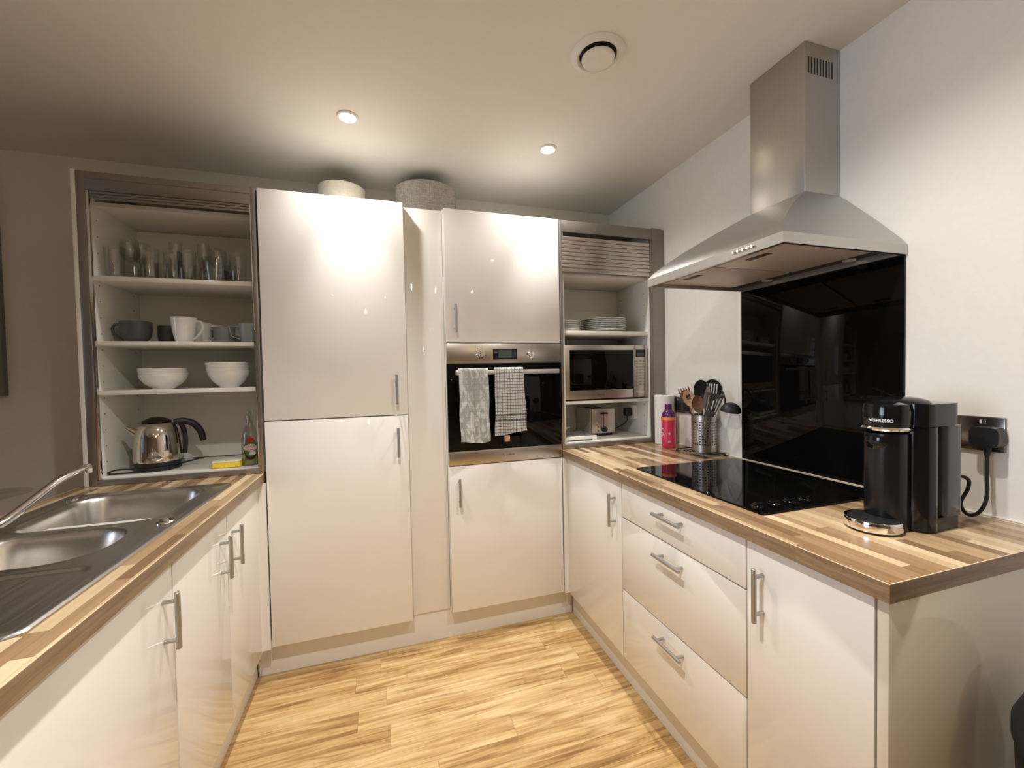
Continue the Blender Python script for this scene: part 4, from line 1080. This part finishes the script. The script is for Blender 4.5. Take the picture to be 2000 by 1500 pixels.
def slotround(w_, h_, slots=5):
    def f():
        b = NB(); n = 26
        # rounded paddle with slots cut as separate ribs
        ys0, ys1 = h_*.35, h_*.80; sw = w_*1.3/(2*slots)
        def half(y): return w_*math.sqrt(max(0, 1-((y-h_*.5)/(h_*.5))**2))
        def strip(x0, x1, ya, yb):
            m_ = 8; prev = None
            for i in range(m_+1):
                y = ya+(yb-ya)*i/m_; hw = half(y); a = max(-hw, x0); c = min(hw, x1)
                if c-a < .0004: prev = None; continue
                cur = [b.verts.new((a, y, 0)), b.verts.new((c, y, 0))]
                if prev: b.faces.new((prev[0], prev[1], cur[1], cur[0]))
                prev = cur
        strip(-w_, w_, .0005, ys0); strip(-w_, w_, ys1, h_-.0003)
        xs = -w_*.65; strip(-w_, xs, ys0, ys1)
        for i in range(slots):
            strip(xs+(2*i+1)*sw, xs+(2*i+2)*sw if i < slots-1 else w_, ys0, ys1)
        bmesh.ops.solidify(b, geom=b.faces[:], thickness=.0026); bmesh.ops.recalc_face_normals(b, faces=b.faces)
        return b
    return f
def fork():
    b = oval(.022, .030, n=30, cup=.007)()
    for i, x in enumerate((-.018, -.009, 0, .009, .018)):
        tube(b, [(x*.8, .028, -.002), (x*1.15, .050, .004), (x*1.1, .060, .017)], .0028, 10, rr=[.0034, .003, .0018])
        tube(b, [(-.012 if x < 0 else .012, .012+i*.009, 0), ((-.026 if i % 2 else .026), .016+i*.009, .012)], .0022, 8)
    return b
def ladle():
    b = NB(); prof = []
    for i in range(9): a = PI/2*i/8; prof.append((.042*math.sin(a), -.040*math.cos(a)))
    prof += [(.0395, 0)]+[(.0395*math.sin(PI/2*i/8), -.0375*math.cos(PI/2*i/8)) for i in range(7, -1, -1)]
    lathe(b, prof, (0, 0, 0), 40)
    return b
def P_(y, z, x=1.482): return (x, y, z)
tool('pasta_fork', 'brown wooden pasta fork leaning left in the utensil holder', (1.462, 1.612, .945), (1.466, 1.726, 1.155), 'wspoon', fork)
tool('wooden_spoon', 'light wooden spoon with a hole in its bowl, beside the pasta fork', (1.455, 1.610, .945), (1.448, 1.686, 1.142), 'lspoon', oval(.021, .034, [(0, .036, .009, .012)]))
tool('wooden_spoon', 'dark brown wooden spoon in the middle of the utensil holder', (1.462, 1.625, .945), (1.455, 1.640, 1.112), 'wspoon', oval(.022, .036))
tool('serving_spoon', 'black serving spoon, tallest tool of the utensil holder', (1.485, 1.640, .945), (1.495, 1.665, 1.165), 'nylon', oval(.029, .045))
tool('slotted_spoon', 'black slotted spoon rising behind the utensil holder on the right', (1.487, 1.628, .945), (1.500, 1.610, 1.165), 'nylon', slotround(.036, .088))
tool('slotted_turner', 'dark slotted turner leaning right in the utensil holder', (1.465, 1.645, .945), (1.448, 1.566, 1.100), 'turner', slotted(.030, .100, 5, .62))
tool('masher', 'thin steel-rimmed tool standing in front of the slotted turner', (1.452, 1.640, .945), (1.440, 1.585, 1.13), 'silver', oval(.011, .050, cup=.002))
# ladle: bowl hangs over the right side
t = thing('ladle', 'black ladle whose bowl hangs over the right side of the utensil holder', 'utensil', (1.48, 1.63, .95), 'kitchen tools in the utensil holder')
obj('shaft', tube(NB(), spline([(1.478, 1.628, .95), (1.483, 1.592, 1.09), (1.485, 1.555, 1.195), (1.483, 1.527, 1.215), (1.478, 1.505, 1.185), (1.474, 1.497, 1.150)], 6), .0042, 12), 'nylon', t)
b = ladle(); bmesh.ops.transform(b, matrix=Matrix.Translation((1.470, 1.463, 1.128)) @ Matrix.Rotation(PI, 4, 'X') @ Matrix.Rotation(R(12), 4, 'X'), verts=b.verts)
obj('bowl', b, 'nylon', t)

# ------------------------------------------------------------------ coffee machine
t = thing('coffee_machine', 'black pod coffee machine with a round chrome drip tray on the right worktop', 'coffee machine', (1.25, .71, ZW))
b = NB(); prism(b, rrect(1.222, 1.300, .640, .780, .040, 10), ZW+.003, 1.166)
obj('body', b, 'bgloss', t, angle=40)
b = NB(); prism(b, rrect(1.218, 1.366, .638, .782, .038, 10), 1.168, 1.222, None)
obj('head', b, 'bgloss', t, angle=40)
b = NB(); prism(b, rrect(1.302, 1.366, .641, .779, .012, 6), ZW+.035, 1.166)
obj('water_tank', b, 'smoke', t)
b = NB(); prism(b, rrect(1.25, 1.366, .645, .775, .012, 6), ZW+.0015, ZW+.033)
obj('base', b, 'bmatte', t)
cx, cyy = 1.205, .710; cr = .0445
obj('brew_column', lathe(NB(), [(0, .004), (cr-.002, .004), (cr-.001, .01), (cr-.001, .24), (0, .24)], (cx, cyy, ZW), 56), 'bsatin', t)
obj('brew_head', lathe(NB(), [(0, .2565), (cr+.002, .2565), (cr+.004, .262), (cr+.005, .295), (cr+.002, .312), (.03, .317), (0, .318)], (cx+.002, cyy, ZW), 56), 'bgloss', t)
obj('chrome_band', lathe(NB(), [(cr-.004, .2475), (cr+.005, .2475), (cr+.008, .252), (cr+.005, .2562), (cr-.004, .2562)], (cx, cyy, ZW), 56, close=True), 'chrome', t)
obj('brew_dome', lathe(NB(), [(0, -.034), (.016, -.030), (.028, -.018), (.033, 0), (.030, .012), (0, .014)], (cx-.018, cyy, ZW+.222), 40), 'bgloss', t)
obj('lid', lathe(NB(), [(0, 0), (.057, 0), (.052, .006), (.036, .012), (.020, .0145), (0, .015)], (cx+.052, cyy, ZW+.3135), 56), 'bgloss', t)
fa = math.atan2(-.710, -1.205)
text('brand_mark', 'NESPRESSO', .0098, 'white_print', t, face(cx+.002, cyy, 0, cr+.0055, PI-.05+.33*0+fa*0+.32, ZW+.273), bend=cr+.005)
b = NB()
lathe(b, [(0, .012), (.055, .012), (.055, .0145), (0, .0145)], (1.160, .712, ZW), 56)
lathe(b, [(0, .002), (.052, .002), (.052, .005), (0, .005)], (1.160, .712, ZW), 56)
obj('tray_underside', b, 'bmatte', t)
obj('drip_tray', lathe(NB(), [(.050, .006), (.0565, .006), (.0575, .009), (.0575, .028), (.0565, .030), (.050, .030)], (1.160, .712, ZW), 64, close=True), 'chrome', t)
obj('tray_grid', lathe(NB(), [(0, .026), (.0498, .026), (.0498, .0315), (.046, .033), (0, .033)], (1.160, .712, ZW), 56), 'bmatte', t)
t = thing('coffee_machine_plug', 'black three-pin plug and looped lead of the coffee machine', 'plug', (1.50, .66, 1.13))
b = NB(); prism(b, rrect(.634, .690, 1.098, 1.150, .014), 1.492, 1.5295, Matrix(((0, 0, 1, 0), (1, 0, 0, 0), (0, 1, 0, 0), (0, 0, 0, 1))))
obj('plug_body', b, 'bmatte', t)
obj('strain_relief', tube(NB(), [(1.508, .661, 1.102), (1.507, .661, 1.075)], .007, 12, rr=[.009, .0055]), 'brub', t)
obj('lead', tube(NB(), spline([(1.507, .661, 1.078), (1.505, .660, 1.02), (1.498, .657, .965), (1.488, .664, .930), (1.476, .676, .9165), (1.466, .686, .925), (1.462, .690, .950), (1.468, .680, .985), (1.462, .676, 1.012), (1.44, .685, 1.022), (1.40, .70, 1.012), (1.366, .71, 1.0)], 7), .0042, 12), 'brub', t)

# ------------------------------------------------------------------ picture on the back wall, black bin
t = thing('framed_picture', 'dark framed picture at the left edge of the back wall', 'picture', (-2.1, YB-.02, 1.75))
b = NB(); px0, px1, pz0, pz1 = -2.45, -1.700, 1.256, 2.262
for q in ((px0, px0+.025, pz0, pz1), (px1-.025, px1, pz0, pz1), (px0+.025, px1-.025, pz0, pz0+.025), (px0+.025, px1-.025, pz1-.025, pz1)):
    box(b, q[0], q[1], YB-.028, YB-.001, q[2], q[3], .001)
obj('frame', b, 'pic', t)
obj('print', box(NB(), px0+.0255, px1-.0255, YB-.012, YB-.004, pz0+.0255, pz1-.0255), 'picmat', t)
t = thing('round_bin', 'black round bin standing against the cream end panel at the right edge', 'bin', (1.225, .30, 0))
obj('body', lathe(NB(), [(0, 0), (.14, 0), (.15, .01), (.170, .30), (.180, .60), (0, .60)], (1.225, .30, .0), 56), 'bin', t)
obj('lid', lathe(NB(), [(0, .601), (.184, .601), (.184, .63), (.165, .68), (.11, .72), (.05, .735), (0, .737)], (1.225, .30, .0), 56), 'bin', t)
